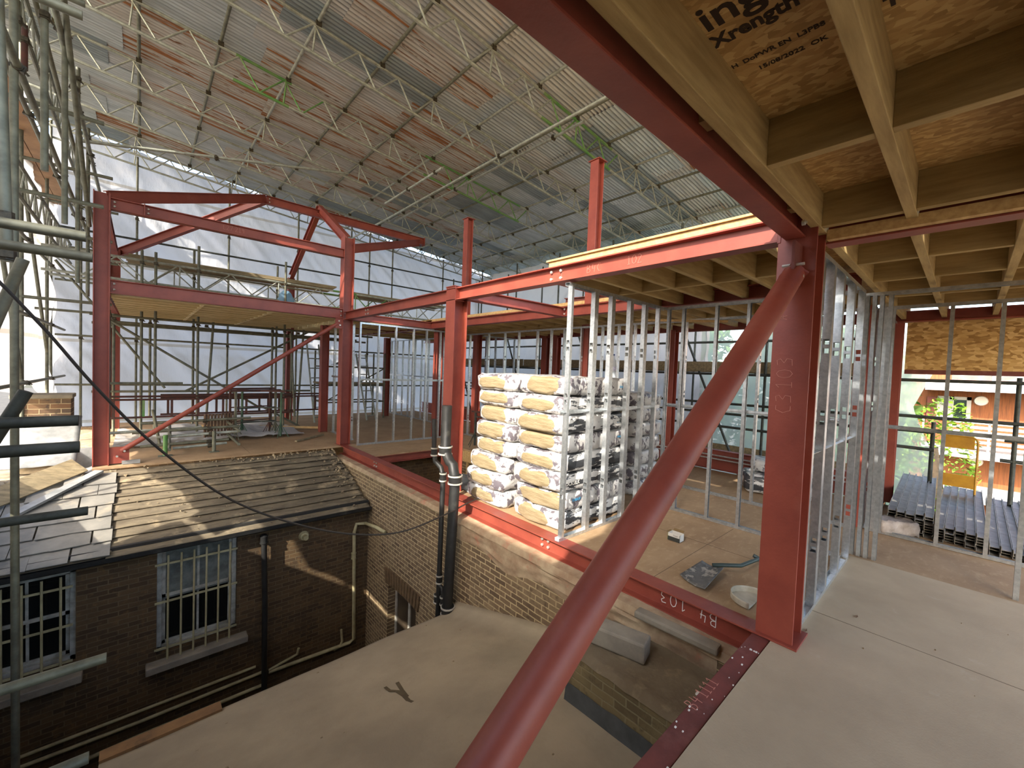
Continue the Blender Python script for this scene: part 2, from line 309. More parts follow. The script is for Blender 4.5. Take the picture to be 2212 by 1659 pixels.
GL = {'B': [[(0, 0), (0, 1)], [(0, 1), (.35, .95), (.4, .75), (.3, .58), (0, .52)], [(0, .52), (.4, .45), (.48, .22), (.35, .03), (0, 0)]],
      '4': [[(.1, 1), (.05, .45), (.5, .45)], [(.42, .8), (.35, 0)]],
      '1': [[(0, .8), (.2, 1), (.2, 0)], [(.02, 0), (.4, .02)]],
      '0': [[(.3, 1), (.08, .85), (0, .5), (.08, .15), (.3, 0), (.5, .15), (.56, .5), (.48, .85), (.3, 1)]],
      '3': [[(.05, .95), (.4, 1), (.48, .78), (.2, .55), (.5, .4), (.45, .08), (.02, .05)]],
      'C': [[(.5, .95), (.2, .95), (0, .5), (.2, .05), (.5, .05)]],
      'A': [[(0, 0), (.22, 1), (.44, 0)], [(.02, .42), (.5, .42)]], '2': [[(0, .85), (.25, 1), (.45, .78), (0, 0), (.5, 0)]],
      'L': [[(0, 1), (0, 0), (.4, 0)]], 'F': [[(.4, 1), (0, 1), (0, 0)], [(0, .5), (.3, .5)]], '5': [[(.45, 1), (.05, 1), (.02, .6), (.35, .6), (.45, .3), (.3, .02), (0, .05)]], '9': [[(.42, .7), (.2, 1), (.02, .75), (.2, .5), (.42, .7), (.35, 0)]], '7': [[(0, 1), (.45, 1), (.1, 0)]]}
def word(s, h, gap=.2):
    out = []; x = 0
    for ch in s:
        if ch == ' ': x += .35*h; continue
        g = GL[ch]; out += [[(x+a*h, b*h) for a, b in st] for st in g]; x += (max(a for st in g for a, b in st)+gap)*h
    return out
ORD = ['first', 'second', 'third', 'fourth', 'fifth', 'sixth', 'seventh', 'eighth', 'ninth', 'tenth', 'eleventh', 'twelfth', 'thirteenth', 'fourteenth', 'fifteenth', 'sixteenth', 'seventeenth', 'eighteenth', 'nineteenth', 'twentieth', 'twenty-first', 'twenty-second', 'twenty-third', 'twenty-fourth']
# ------------------------------------------------------------------ ground and masonry shell
def rect(name, a, b, m, mi=0): return MB().box(a, b).build(name, m)
g = rect('ground', (-60, -40, -3.75), (90, 90, -3.6), GRASSG); struct(g)
# near floor boards, room floor round the stair opening, rear deck
f = MB().box((-1.6, -3.2, -.03), (4.9, .735, 0)).build('floor', FLOORN); struct(f)
for i, (a, b) in enumerate([((4.9, -3.2, -.032), (7.4, .735, -.004)), ((3.045, .735, -.03), (7.4, 4.62, -.002)), ((4.8, 4.62, -.03), (7.4, 6.98, -.002)), ((3.0, 6.98, -.03), (7.4, 13.4, -.002)), ((-.5, 8.12, -.03), (3.0, 13.4, -.002))]):
    struct(rect('floor', a, b, FLOORR))
for i, (p, q) in enumerate([((1.7, .735, .001), (7.3, -1.32, .001)), ((3.35, .73, .001), (7.3, .1, .001))][:0]): pass
for i, (a, b) in enumerate([((3.5, -3, .0003), (3.504, .72, .0012)), ((-1.5, -.45, .0003), (4.9, -.446, .0012)), ((3.05, 1.6, -.0015), (4.7, 1.603, -.0006)), ((4.05, .8, -.0015), (4.053, 2.5, -.0006)), ((5.2, 2.5, -.0015), (5.204, 7, -.0006)), ((3.1, 7.6, -.0015), (7.3, 7.604, -.0006)), ((0, 9.6, -.0015), (3, 9.604, -.0006)), ((1.4, 8.2, -.0015), (1.404, 12, -.0006))]):
    struct(rect('trim_%d' % (i+1), a, b, mat('board_joint', (96, 82, 64), rough=.9) if i == 0 else bpy.data.materials['board_joint']))
# main brick wall under the long beam with a window opening
wl = MB(); XW = 2.79
for a, b in [((XW, .82, -3.6), (3.02, 4.86, -.165)), ((XW, 4.86, -1.66), (3.02, 5.70, -.165)), ((XW, 4.86, -3.6), (3.02, 5.70, -2.75)), ((XW, 5.70, -3.6), (3.02, 8.1, -.165))]: wl.box(a, b)
struct(wl.build('wall_main', BRX))
wl = MB()
for a, b in [((-1.9, 6.48, -3.6), (-1.25, 6.7, -.66)), ((-1.25, 6.48, -.78), (-.52, 6.7, -.66)), ((-1.25, 6.48, -3.6), (-.52, 6.7, -1.82)), ((-.52, 6.48, -3.6), (.16, 6.7, -.66)), ((.16, 6.48, -.74), (.98, 6.7, -.66)), ((.16, 6.48, -3.6), (.98, 6.7, -2.05)), ((.98, 6.48, -3.6), (XW, 6.7, -.66))]: wl.box(a, b)
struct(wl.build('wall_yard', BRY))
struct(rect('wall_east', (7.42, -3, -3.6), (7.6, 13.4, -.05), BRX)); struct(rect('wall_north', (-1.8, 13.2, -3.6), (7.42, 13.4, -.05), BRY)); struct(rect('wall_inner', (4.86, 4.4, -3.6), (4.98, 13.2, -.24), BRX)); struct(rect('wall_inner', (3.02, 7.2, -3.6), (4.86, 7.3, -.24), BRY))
struct(rect('sun_blocker_west', (-1.75, -4, -3.6), (-1.62, 5.9, .9), BRX)); struct(rect('sun_blocker_west', (-1.75, 5.9, -3.6), (-1.62, 8.0, .35), BRX)); struct(rect('sun_blocker_west', (-1.75, -4, .9), (-1.62, 2.75, 2.95), BRX)); struct(rect('sun_blocker_west', (-1.75, -4, 2.95), (-1.62, .2, 5.6), BRX))  # unseen walls added left of the view to block and gate the sun
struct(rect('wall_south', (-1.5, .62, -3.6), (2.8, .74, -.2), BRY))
# mortar ledge on the wall head
def ledge(u, v):
    y = .86+u*7.1; x = XW-.028+v*.15
    return Vector((x, y, -.161+.006*noise.noise(Vector((x*9, y*7, 1)))+v*.006-(.05 if v == 0 else 0)))
o = MB().grid(ledge, 150, 6).build('mortar_bedding', MORT, smooth=True); tag(o, 'lumpy mortar ledge along the brick wall head under the long red beam', 'mortar')
def patch(name, label, f, nu, nv, m): return tag(MB().grid(f, nu, nv).build(name, m, smooth=True), label, 'mortar')
patch('mortar_patch', 'pinkish hacked brick scar on the wall right of the black soil pipes', lambda u, v: Vector((XW-.004-.028*max(0, noise.noise(Vector((u*9, v*5, 2)))+.25)*min(1, 6*v, 6*(1-v), 6*u, 9*(1-u)), 3.95-u*2.95, -.19-v*(.22+.1*noise.noise(Vector((u*5, 0, 4)))))), 90, 10, MORT)
# arched lintel
am = MB()
for k in range(13):
    t = (k-6)/6; y = 5.28+t*.47; am.bar((XW-.006, y-t*.01, -1.66-.03*t*t), (XW-.006, y+t*.03, -1.44-.02*t*t), .03, .058, (0, 1, 0))
tag(am.build('brick_arch', mat('arch_brick', (116, 92, 62), (88, 70, 48), 12, .9, 0, .4)), 'row of upright soldier bricks over the narrow yard window', 'lintel')
def sash(n, x0, x1, z0, z1, y, curtain):
    r = thing('window_%d' % n, None, None, ((x0+x1)/2, y, z0)); r['kind'] = 'structure'
    fr = MB(); t = .05
    for a, b in [((x0, y, z0), (x0+t, y+.08, z1)), ((x1-t, y, z0), (x1, y+.08, z1)), ((x0, y, z0), (x1, y+.08, z0+.06)), ((x0, y, z1-.05), (x1, y+.08, z1))]: fr.box(a, b)
    fr.build('window_frame', WHITEP, r, bevel=.004)
    for k in range(2):
        a0 = z0+.06+k*(z1-z0-.11)/2; a1 = a0+(z1-z0-.11)/2+.02; yy = y+.02+(.03 if k == 0 else 0); s = MB()
        for a, b in [((x0+t, yy, a0), (x0+t+.035, yy+.03, a1)), ((x1-t-.035, yy, a0), (x1-t, yy+.03, a1)), ((x0+t, yy, a0), (x1-t, yy+.03, a0+.04)), ((x0+t, yy, a1-.035), (x1-t, yy+.03, a1)), (((x0+x1)/2-.012, yy+.004, a0), ((x0+x1)/2+.012, yy+.026, a1))]: s.box(a, b)
        sh = s.build('sash', WHITEP, r)
        MB().box((x0+t, yy+.014, a0), (x1-t, yy+.018, a1)).build('pane', GLASS, r)
    if curtain: MB().grid(lambda u, v: Vector((x0+t+u*(x1-x0-2*t), y+.03+.0015*math.sin(u*60), (z0+z1)/2+v*(z1-z0)/2-.02)), 80, 2).build('curtain', CURT, r)
    MB().box((x0-.02, y+.10, z0-.05), (x1+.02, y+.13, z1+.05)).build('window_back', mat('dark_room_%d' % n, (20, 18, 16), rough=.95), r)
    return r
sash(1, .16, .98, -2.05, -.74, 6.54, True); sash(2, -1.25, -.52, -1.82, -.78, 6.54, False)
def grille(label, x0, x1, z0, z1, nbar, hz):
    r = thing('window_grille', label, 'window bars', ((x0+x1)/2, 6.45, z0), 'white window bars')
    for k in range(nbar):
        x = x0+(k+.5)*(x1-x0)/nbar
        MB().tube((x, 6.44, z0), (x, 6.44, z1), .011, 8).build('bar', CREAM, r)
    for z in hz: MB().box((x0-.06, 6.45, z-.012), (x1+.02, 6.462, z+.012)).build('cross_bar', CREAM, r)
grille('white security bars over the curtained sash window', .2, .96, -2.12, -.82, 6, (-.93, -1.4, -1.98))
grille('white security bars over the window at the far left of the yard', -1.25, -.56, -1.86, -.82, 5, (-.95, -1.38, -1.78))
for i, (x0, x1, z, l) in enumerate([(.06, 1.1, -2.12, 'worn stone sill under the curtained sash window'), (-1.2, -.46, -1.92, 'worn stone sill under the window at the far left')]):
    b = MB().box((x0, 6.34, z-.09), (x1, 6.5, z)); tag(b.build('window_sill', STONE, bevel=.012), l, 'window sill')
# narrow window in the main wall
r = thing('window_3', None, None, (XW+.1, 5.28, -2.75)); r['kind'] = 'structure'; b = MB()
for y0, y1 in ((4.86, 4.9), (5.24, 5.29), (5.66, 5.70)): b.box((XW+.12, y0, -2.75), (XW+.16, y1, -1.66))
b.build('window_frame', LEADW, r); MB().box((XW+.14, 4.86, -2.75), (XW+.15, 5.7, -1.66)).build('pane', mat('dull_brown_glass', (70, 60, 48), (54, 46, 38), 4, .3), r)
MB().box((XW+.02, 4.86, -2.8), (XW+.2, 5.7, -2.74)).build('window_sill', STONE, r)
# lean-to roof: lapped dusty boards, eave gutter
def lt(y): return -.06-(8.12-y)/(8.12-6.34)*.62
r = thing('lean_to_roof', 'dusty lean-to roof of lapped old boards over the yard windows', 'roof', (1.3, 7.2, -.4))
N_ = 11
for k in range(N_):
    y1 = 8.12-k*(1.78/N_); y0 = y1-1.78/N_-.03
    def fn(u, v, y0=y0, y1=y1, k=k):
        x = -.28+u*(3.06-.03*abs(k-5)*.3); y = y0+(y1-y0)*v
        return Vector((x, y+.006*noise.noise(Vector((x*2, k, 0))), lt(y)+.024*(1-v)+.006*noise.noise(Vector((x*5, y*9, k)))))
    MB().grid(fn, 70, 3).build('roof_board', OLDB, r, smooth=True, solid=.012)
dm = MB()
def rub(m, c, n, sp, s0, s1, zf):
    for i in range(n):
        p = Vector((min(2.73, c[0]+random.gauss(0, sp[0])), c[1]+random.gauss(0, sp[1]), 0)); p.z = zf(p); s = random.uniform(s0, s1)
        q = [Vector((random.uniform(-1, 1), random.uniform(-1, 1), random.uniform(-.6, .9))).normalized()*s for _ in range(7)]
        bm = bmesh.new(); [bm.verts.new(p+a) for a in q]; h = bmesh.ops.convex_hull(bm, input=bm.verts); bm.verts.index_update()
        V = [v.co.copy() for v in bm.verts]; Fc = [tuple(v.index for v in f.verts) for f in bm.faces]; m.add(V, Fc); bm.free()
rub(dm, (1.5, 8.02, 0), 160, (1.1, .06), .008, .026, lambda p: lt(min(p.y, 8.1))+.03); rub(dm, (2.62, 7.3, 0), 120, (.09, .4), .01, .035, lambda p: lt(max(6.4, min(p.y, 8.1)))+.03); rub(dm, (1.3, 7.2, 0), 90, (.9, .4), .005, .016, lambda p: lt(max(6.4, min(p.y, 8.1)))+.03)
tag(dm.build('rubble', DEBR), 'crumbled mortar and grit scattered over the lean-to roof', 'rubble', kind='stuff')
g = MB(); g.prof((-1.9, 6.36, -.70), (2.76, 6.36, -.70), [(-.05, .03), (-.045, -.02), (0, -.045), (.045, -.02), (.05, .03), (.042, .03), (.037, -.014), (0, -.036), (-.037, -.014), (-.042, .03)])
tag(g.build('eave_gutter', BLACK), 'black half-round gutter along the eave of the lean-to roof', 'gutter')
struct(rect('trim_20', (-1.9, 6.42, -.68), (2.76, 6.47, -.6), mat('dark_fascia', (40, 38, 34), rough=.8)))
# slates at the hip on the left
r = thing('slate_roof', 'pale broken slate roof with a hip below the tall left column', 'roof', (-.7, 7.2, -.4)); si = 0
MB().grid(lambda u, v: Vector((-1.6+u*1.35, 6.36+v*1.76, lt(6.36+v*1.76)+.008)), 8, 8).build('underlay', OLDB, r, solid=.012)
for k in range(7):
    y1 = 8.02-k*.235; n = 6
    for j in range(n):
        x0 = -.24-j*.31+(.15 if k % 2 else 0)-random.uniform(0, .02)
        xl = -.62-k*.25
        if x0 < xl-.2 or x0 < -1.85: continue
        x0_, x0 = x0, min(x0, -.24+random.uniform(-.04, .03)); x1 = max(x0_-.305, xl-.12); a = random.uniform(-.02, .02)
        z = lambda y, o=0: lt(y)+.03+o
        s = MB(); V = [(x0, y1, z(y1)), (x1, y1+a, z(y1)), (x1, y1-.29+a, z(y1-.29, .025)), (x0, y1-.29-a, z(y1-.29, .025))]
        s.add(V, [(0, 1, 2, 3)]); s.build('slate', SLATE, r, solid=.009)
hp = MB().bar((-.42, 8.0, -.02), (-1.75, 6.5, -.55), .12, .03).build('hip_capping', LEAD, r)
hp = MB().bar((-.62, 8.15, .06), (-1.9, 6.95, -.32), .26, .02, (.5, -.5, 1)).build('hip_board', BOARD, r)
b = MB().grid(lambda u, v: Vector((-.5-1.45*u, 8.1-.3*u+v*.9-u*v*.6, -.05-.35*u-.25*v*u+.01*noise.noise(Vector((u*6, v*6, 0))))), 20, 10); b.build('lead_valley', LEAD, r, solid=.01)
# left corner clutter: neighbour's brick stack, lead flat, tan dome
b = MB().box((-1.4, 9.3, -.6), (-.8, 9.7, .90)); tag(b.build('brick_chimney_stub', brick('chimney_brick', 'XZ', ((110, 78, 52), (72, 60, 50), (128, 98, 64), (52, 46, 42)), (160, 142, 108), scale=1), bevel=.006), 'sunlit stub of a brick chimney stack beyond the left column', 'chimney')
b = MB().grid(lambda u, v: Vector((-1.5+u*.82, 8.5+v*.8, .02+.6*v+.02*noise.noise(Vector((u*5, v*5, 1))))), 12, 12); tag(b.build('lead_apron', LEAD, smooth=True, solid=.01), 'grey lead apron sloping up to the brick chimney stub', 'lead sheet')
b = MB().box((-1.42, 9.28, .90), (-.78, 9.72, .96)); tag(b.build('coping_course', STONE, bevel=.01), 'mortar-covered top course on the brick chimney stub', 'coping')
b = MB().grid(lambda u, v: Vector((-1.95+u*1.5, 8.15+v*5, -.12+.05*noise.noise(Vector((u*4, v*7, 3)))+v*.02)), 24, 40); struct(b.build('floor', DEBR, smooth=True))
b = MB()
b.grid(lambda u, v: Vector((-1.02+.27*math.cos(u*6.2832)*math.cos(v*1.5), 8.75+.2*math.sin(u*6.2832)*math.cos(v*1.5), -.08+.17*math.sin(v*1.5))), 20, 8)
tag(b.build('tan_rubble_sack', DEBR, smooth=True), 'tan domed rubble sack on the left roof beside the chimney stub', 'sack')
b = MB().box((-.78, 8.7, -.1), (-.5, 8.76, .2)); tag(b.build('metal_flashing_sheet', LEAD), 'small upright grey metal sheet beside the base of the left column', 'metal sheet')
# sloping felt roof in the yard, with timber edge
def fz(y): return -1.25+.29*(3.92-y) if y > 1.9 else -.664+.03*(1.9-y)
b = MB().grid(lambda u, v: Vector((-.2+u*2.99, .8+v*(3.12), fz(.8+v*3.12)+.012*noise.noise(Vector((u*5, v*5, 7)))+(.09*(max(0, (u-.93)/.07))**2))), 60, 60)
struct(b.build('floor', FELT, smooth=True, solid=.03))
struct(rect('wall_low', (-.2, 3.78, -3.6), (2.78, 3.88, -1.3), BRY))
b = MB().bar((-.2, 3.92, fz(3.92)-.02), (.5, 3.92, fz(3.92)-.02), .1, .14); tag(b.build('edge_board', addlayer(mat('orange_board', (150, 112, 70), (120, 88, 56), 4, .9), (90, 70, 50), 5, .55, .7)), 'orange-brown board along the edge of the felt roof', 'board')
b = MB().path([at(835, 1485, 'z', -.95), at(870, 1492, 'z', -.93), at(880, 1510, 'z', -.92), at(905, 1525, 'z', -.90), at(930, 1530, 'z', -.89), at(955, 1545, 'z', -.87)][:0] or [(0, 0, 0), (0, 0, .001)], .001) if 0 else None
# brick upstand with stone block
r = thing('brick_upstand', 'short brick upstand with dark felt skirt on the yard roof', 'brick wall', (2.45, 1.3, -.7))
UB = brick('upstand_brick', 'YZ', ((124, 108, 74), (96, 82, 56), (140, 124, 86), (74, 64, 46)), (134, 124, 92))
MB().box((2.2, .84, -.72), (2.70, 1.75, -.31)).build('brickwork', UB, r)
MB().grid(lambda u, v: Vector((2.185+u*.53, .84+v*.925, -.285+.01*noise.noise(Vector((u*6, v*9, 0)))-(.03 if u == 0 or v == 1 else 0))), 14, 24).build('mortar_capping', MORT and addlayer(mat('earth_capping', (126, 112, 88), (106, 92, 70), 4, .95, 0, .5, 30), (150, 134, 104), 8, .55, .75), r, smooth=True)
MB().grid(lambda u, v: Vector((2.193-.02*v, .84+u*.915, fz(.84+u*.915)+.13-v*.14+.012*noise.noise(Vector((u*8, 2, 0))))), 30, 2).build('felt_skirt', mat('grey_felt', (84, 86, 84), (62, 64, 62), 6, .8), r)
b = MB(); b.bar((2.40, 1.72, -.215), (2.50, 1.33, -.215), .15, .13); tag(b.build('stone_block', STONE, bevel=.014), 'grey stone block resting on the brick upstand', 'stone block')
b = MB(); b.bar((2.72, 1.55, -.14), (2.76, .98, -.14), .09, .05); tag(b.build('stone_coping', STONE, bevel=.012), 'dusty narrow coping stone on the wall head below the red beam', 'stone')
b = MB().box((2.45, .96, -.278), (2.48, .99, -.268)); tag(b.build('paper_scrap', WHITE), 'white scrap of paper on top of the brick upstand', 'paper')
# ------------------------------------------------------------------ pipes
def pipe(label, pts, r, m, collars=(), cm=None, name='pipe', cat='pipe', n=14):
    t = thing(name, label, cat, pts[-1]); MB().path(pts, r, n).build('barrel', m, t, smooth=True)
    for c in collars:
        c = Vector(c); MB().tube(c-Vector((0, 0, .05)), c+Vector((0, 0, .05)), r*1.28, 16).build('socket', m, t, smooth=True)
        for dz in (-.045, .04): MB().tube(c+Vector((0, 0, dz-.008)), c+Vector((0, 0, dz+.008)), r*1.45, 16).build('collar_ring', cm or LEADW, t, smooth=True)
    return t
XP = 2.66
def py(px, y): return at(px, y, 'x', XP)
A0 = py(966, 876); A1 = py(962, 972); A2 = py(966, 985); A3 = py(978, 1004); A4 = py(983, 1035); A5 = py(965, 1330)
pipe('large black cast-iron soil pipe with an offset, rising past the red column', [A0, A1, A2, A2.lerp(A3, .5)+Vector((0, 0, -.02)), A3, A4, A5], .058, BLACK, [A1, A4, py(967, 1318)])
B0 = py(938, 905); B1 = py(938, 975); B2 = py(940, 996); B3 = py(953, 1010); B4_ = py(957, 1030); B5 = py(945, 1345)
pipe('thin black waste pipe with an offset, standing left of the large soil pipe', [B0, B1, B2, B3, B4_, B5], .03, BLACK, [B1, B4_, py(949, 1250), py(944, 1292)])
b = pipe('short black branch between the two soil pipes above the felt roof', [py(948, 1262), py(955, 1270), py(957, 1290), py(956, 1320)], .024, BLACK, [py(956, 1297)])
def ypt(px, y, o=.05): return at(px, y, 'y', 6.48-o)
pipe('cream waste pipe dropping down the yard corner then along the wall', [at(832, 1150, 'x', XW-.04), at(815, 1140, 'x', XW-.1), ypt(790, 1130), ypt(770, 1132), ypt(765, 1150), ypt(764, 1380), ypt(755, 1388), ypt(580, 1452)], .026, CREAM, [ypt(764, 1200)], CREAM)
pipe('upper cream pipe running along the yard wall below the sills', [ypt(552, 1440), ypt(300, 1537), ypt(40, 1637)], .018, CREAM)
pipe('cream pipe with a short upturned end to the right of the black downpipe', [ypt(645, 1400), ypt(642, 1413), ypt(630, 1420), ypt(580, 1448)], .018, CREAM)
pipe('middle cream pipe running along the foot of the yard wall', [ypt(566, 1452), ypt(300, 1560), ypt(40, 1659)], .02, CREAM)
pipe('lowest cream pipe near the yard floor', [ypt(566, 1480), ypt(300, 1590), ypt(120, 1670)], .022, CREAM)
pipe('cream pipe stub curving up beside the corner downpipe', [ypt(737, 1360), ypt(739, 1385), ypt(733, 1398), ypt(720, 1404)], .018, CREAM)
pipe('black rainwater downpipe between the window and the corner', [ypt(570, 1155, .08), ypt(572, 1300, .08), ypt(570, 1545, .08)], .035, BLACK, [ypt(570, 1165, .08)], BLACK)
t = thing('boiler_flue', 'round cream flue terminal on the yard wall', 'vent', ypt(656, 1157, .06)); c = ypt(656, 1157, 0)
MB().tube(c, c-Vector((0, .05, 0)), .07, 20, r2=.055).build('flange', CREAM, t, smooth=True); MB().tube(c-Vector((0, .05, 0)), c-Vector((0, .12, 0)), .035, 16).build('spout', CREAM, t, smooth=True)
# cables
def vplane(p0, p1, pix):
    n = Vector((-(p1.y-p0.y), p1.x-p0.x, 0)); out = [p0]
    for px, y in pix:
        d = rt*((px-1106)/F)-up*((y-829.5)/F)+fw; t_ = (p0-CAM).dot(n)/d.dot(n); out.append(CAM+d*t_)
    return out+[p1]
def smoothp(pts, n=8):
    out = []
    for i in range(len(pts)-1):
        a = pts[max(i-1, 0)]; b_ = pts[i]; c_ = pts[i+1]; d = pts[min(i+2, len(pts)-1)]
        for k in range(n):
            t_ = k/n; out.append(.5*((2*b_)+(c_-a)*t_+(2*a-5*b_+4*c_-d)*t_*t_+(3*b_-a-3*c_+d)*t_**3))
    return out+[pts[-1]]
q0 = CAM+(at(-20, 590, 'y', 10)-CAM).normalized()*3.1; q1 = at(1052, 1069, 'z', .03)
pts = smoothp(vplane(q0, q1, [(100, 715), (215, 845), (350, 975), (500, 1080), (640, 1132), (765, 1154), (870, 1148), (965, 1110), (1010, 1087)]))
tag(MB().path(pts, .008, 6).build('cable', mat('black_cable', (44, 40, 36), rough=.6), smooth=True), 'black cable sagging across the yard from the left scaffold to the insulation', 'cable')
# ------------------------------------------------------------------ steel frame
def steel(label, p, q, w_, h, upv=(0, 0, 1), cat='steel beam', name='steel_beam', plates=(), bolts=(), m=None, group=None, bd=None):
    p = Vector(p); q = Vector(q); r_ = thing(name, label, cat, p, group)
    MB().isec(p, q, w_, h, .012, upv).build('section', m or RED, r_, bevel=.002)
    for a, b_ in plates: MB().box(a, b_).build('end_plate', m or RED, r_, bevel=.002)
    bd = Vector(bd or (-1, 0, 0))
    for c in bolts:
        c = Vector(c); k = MB().tube(c, c+bd*.016, .015, 8); k.tube(c+bd*.012, c+bd*.024, .007, 8); k.build('bolt', BOLT, r_)
    return r_
V3 = Vector
c3 = steel('thick red steel column chalked C3 103 at the corner of the near floor', (3.01, .73, 0), (3.01, .73, 2.66), .2, .2, (1, 0, 0), 'steel column', 'steel_column', [((2.88, .6, 0), (3.14, .86, .012))])
xa = 2.9075
def at3(px, y): return at(px, y, 'x', xa)
scrawl('chalk_marking', word('C3', .085, .25), CHALK, c3, at3(1708, 893), (0, 0, 1), (0, 1, 0), .0022)
scrawl('chalk_marking', word('103', .085, .3), CHALK, c3, at3(1710, 838), (0, 0, 1), (0, 1, 0), .0022)
scrawl('chalk_marking', word('A', .05), CHALK, c3, at3(1700, 690), (0, 0, 1), (0, 1, 0), .003)
# gusset and tube brace from the head of C3
bt = V3((2.86, .72, 2.24)); bb = V3((.2, .72, .36))
r = thing('raking_brace', 'large red tubular brace falling from the near column towards the yard', 'brace', bb)
dv = (bt-bb).normalized(); MB().tube(bb, bt-dv*.02, .0585, 28).build('tube', RED, r, smooth=True)
MB().tube(bt-dv*.04, bt-dv*.02, .075, 4).build('cap_plate', RED, r); b = MB(); b.box((2.76, .70, 2.16), (2.91, .715, 2.40)); b.build('gusset_plate', REDD, r)
for dz in (0, .07): MB().tube((2.80, .66, 2.2+dz), (2.80, .77, 2.2+dz), .009, 8).build('bolt', BOLT, r)
b4 = steel('long red floor beam chalked B4 103 along the top of the brick wall', (2.975, .84, -.08), (2.975, 8.18, -.08), .15, .16, plates=[((2.9, .835, -.165), (3.05, .85, 0))],
           bolts=[(2.964, y, z) for y in (2.66, 2.74) for z in (-.05, -.11)]+[(2.964, y, z) for y in (4.5, 4.58, 6.6, 6.68) for z in (-.05, -.11)])
scrawl('chalk_marking', word('B4', .085, .3), WHITE, b4, at(1547, 1330, 'x', 2.966), (0, 1, 0), (0, 0, -1), .005)
scrawl('chalk_marking', word('103', .085, .35), WHITE, b4, at(1480, 1298, 'x', 2.966), (0, 1, 0), (0, 0, -1), .005)
b = steel('scuffed red edge beam running under the near floor boards to the column foot', (-.6, .79, -.09), (2.9, .79, -.09), .1, .17, m=REDD)
scrawl('chalk_marking', word('B4 1111', .06, .3), CHALK, b, (2.0, .80, -.0045), (1, 0, 0), (0, 1, 0), .003)
steel('long red upper beam chalked B40 from the near column to the gable column', (2.97, .83, 2.525), (2.97, 8.2, 2.525), .12, .15, plates=[((2.905, .815, 2.44), (3.04, .835, 2.61)), ((2.905, 4.33, 2.44), (3.04, 4.345, 2.61))],
      bolts=[(2.96, y, z) for y in (2.64, 2.76) for z in (2.49, 2.56)]+[(2.96, y, z) for y in (7.1, 7.2) for z in (2.49, 2.56)])
u_ = [o for o in COL.objects if o.get('label', '').startswith('long red upper beam')][0]
scrawl('chalk_marking', word('B4C', .07, .3), CHALK, u_, at(1268, 590, 'x', 2.96), (0, -1, 0), (0, 0, 1), .0025); scrawl('chalk_marking', word('F', .07), CHALK, u_, at(1213, 598, 'x', 2.96), (0, -1, 0), (0, 0, 1), .0025); scrawl('chalk_marking', word('102', .07), CHALK, u_, at(1355, 572, 'x', 2.96), (0, -1, 0), (0, 0, 1), .0025)
scrawl('chalk_marking', word('27 105', .06, .3), CHALK, u_, at(788, 678, 'x', 2.96), (0, -1, 0), (0, 0, 1), .0025)
steel('massive dark red beam overhead crossing from upper centre to the near column', (-1.7, .74, 2.55), (3.1, .74, 2.55), .102, .2, plates=[], bolts=[(2.7, .66, 2.47)], bd=(0, -1, 0))
steel('red steel column chalked at mid height rising beside the soil pipes', (3.01, 4.45, -.16), (3.01, 4.45, 2.62), .2, .2, (1, 0, 0), 'steel column', 'steel_column', [((2.90, 4.35, 2.62), (3.12, 4.55, 2.632))])
ca = steel('tall red gable column at the end of the long upper beam', (3.01, 8.3, -.02), (3.01, 8.3, 4.07), .2, .2, (1, 0, 0), 'steel column', 'steel_column', [((2.88, 8.17, -.02), (3.14, 8.43, 0))])
cl = steel('tall dark red column standing at the left corner of the gable frame', (-.42, 8.3, 0), (-.42, 8.3, 3.88), .16, .17, (1, 0, 0), 'steel column', 'steel_column', [((-.345, 8.2, 3.62), (-.33, 8.4, 3.86)), ((-.345, 8.2, 2.42), (-.33, 8.4, 2.7))])
tb = steel('upper red tie beam chalked L27 between the left column and the gable column', (-.33, 8.26, 3.735), (2.91, 8.26, 3.735), .11, .16, plates=[((.02, 8.19, 3.65), (.034, 8.33, 3.82))], bolts=[(-.3, 8.22, 3.70), (-.3, 8.22, 3.76), (.06, 8.22, 3.70), (.06, 8.22, 3.76)], bd=(1, 0, 0))
scrawl('chalk_marking', word('L27 219', .07), CHALK, tb, (.98, 8.196, 3.70), (1, 0, 0), (0, 0, 1), .0025)
steel('lower red beam carrying the timber deck between the left and gable columns', (-.33, 8.26, 2.57), (2.91, 8.26, 2.57), .11, .19, bolts=[(-.3, 8.22, z) for z in (2.53, 2.61)]+[(2.87, 8.22, z) for z in (2.53, 2.61)], bd=(1, 0, 0))
AP = V3((1.94, 10.1, 5.0)); 
steel('red ridge beam of the hipped roof frame', (1.94, 10.1, 4.98), (5.68, 10.1, 4.98), .1, .17, plates=[((5.67, 10.03, 4.87), (5.69, 10.17, 5.08))], bolts=[(1.98, 10.03, 5.0), (1.98, 10.03, 4.93)], bd=(1, 0, 0))
steel('dark red hip rafter from the left column head to the ridge end', (-.36, 8.3, 3.83), AP, .1, .17)
steel('red hip rafter from the rear left corner up to the ridge end', (-.36, 12.4, 3.8), AP, .1, .17)
steel('red front gable rafter from the gable column up to the ridge', (3.0, 8.32, 4.03), (3.0, 10.1, 5.10), .1, .17)
steel('red rear gable rafter from the ridge down to the rear column', (3.0, 10.1, 5.10), (3.0, 12.4, 3.88), .1, .17)
steel('dark red valley rafter from the gable column to the far ridge end', (3.1, 8.3, 3.88), (5.55, 10.1, 4.93), .1, .17)
steel('red beam linking the left column head back to the rear left column', (-.42, 8.4, 3.77), (-.42, 12.3, 3.75), .1, .15)
steel('red beam under the deck edge from the left column back', (-.42, 8.4, 2.57), (-.42, 12.3, 2.57), .1, .19)
steel('rear red beam behind the scaffold ladder beams', (-.35, 12.4, 2.9), (3.0, 12.4, 2.9), .1, .18)
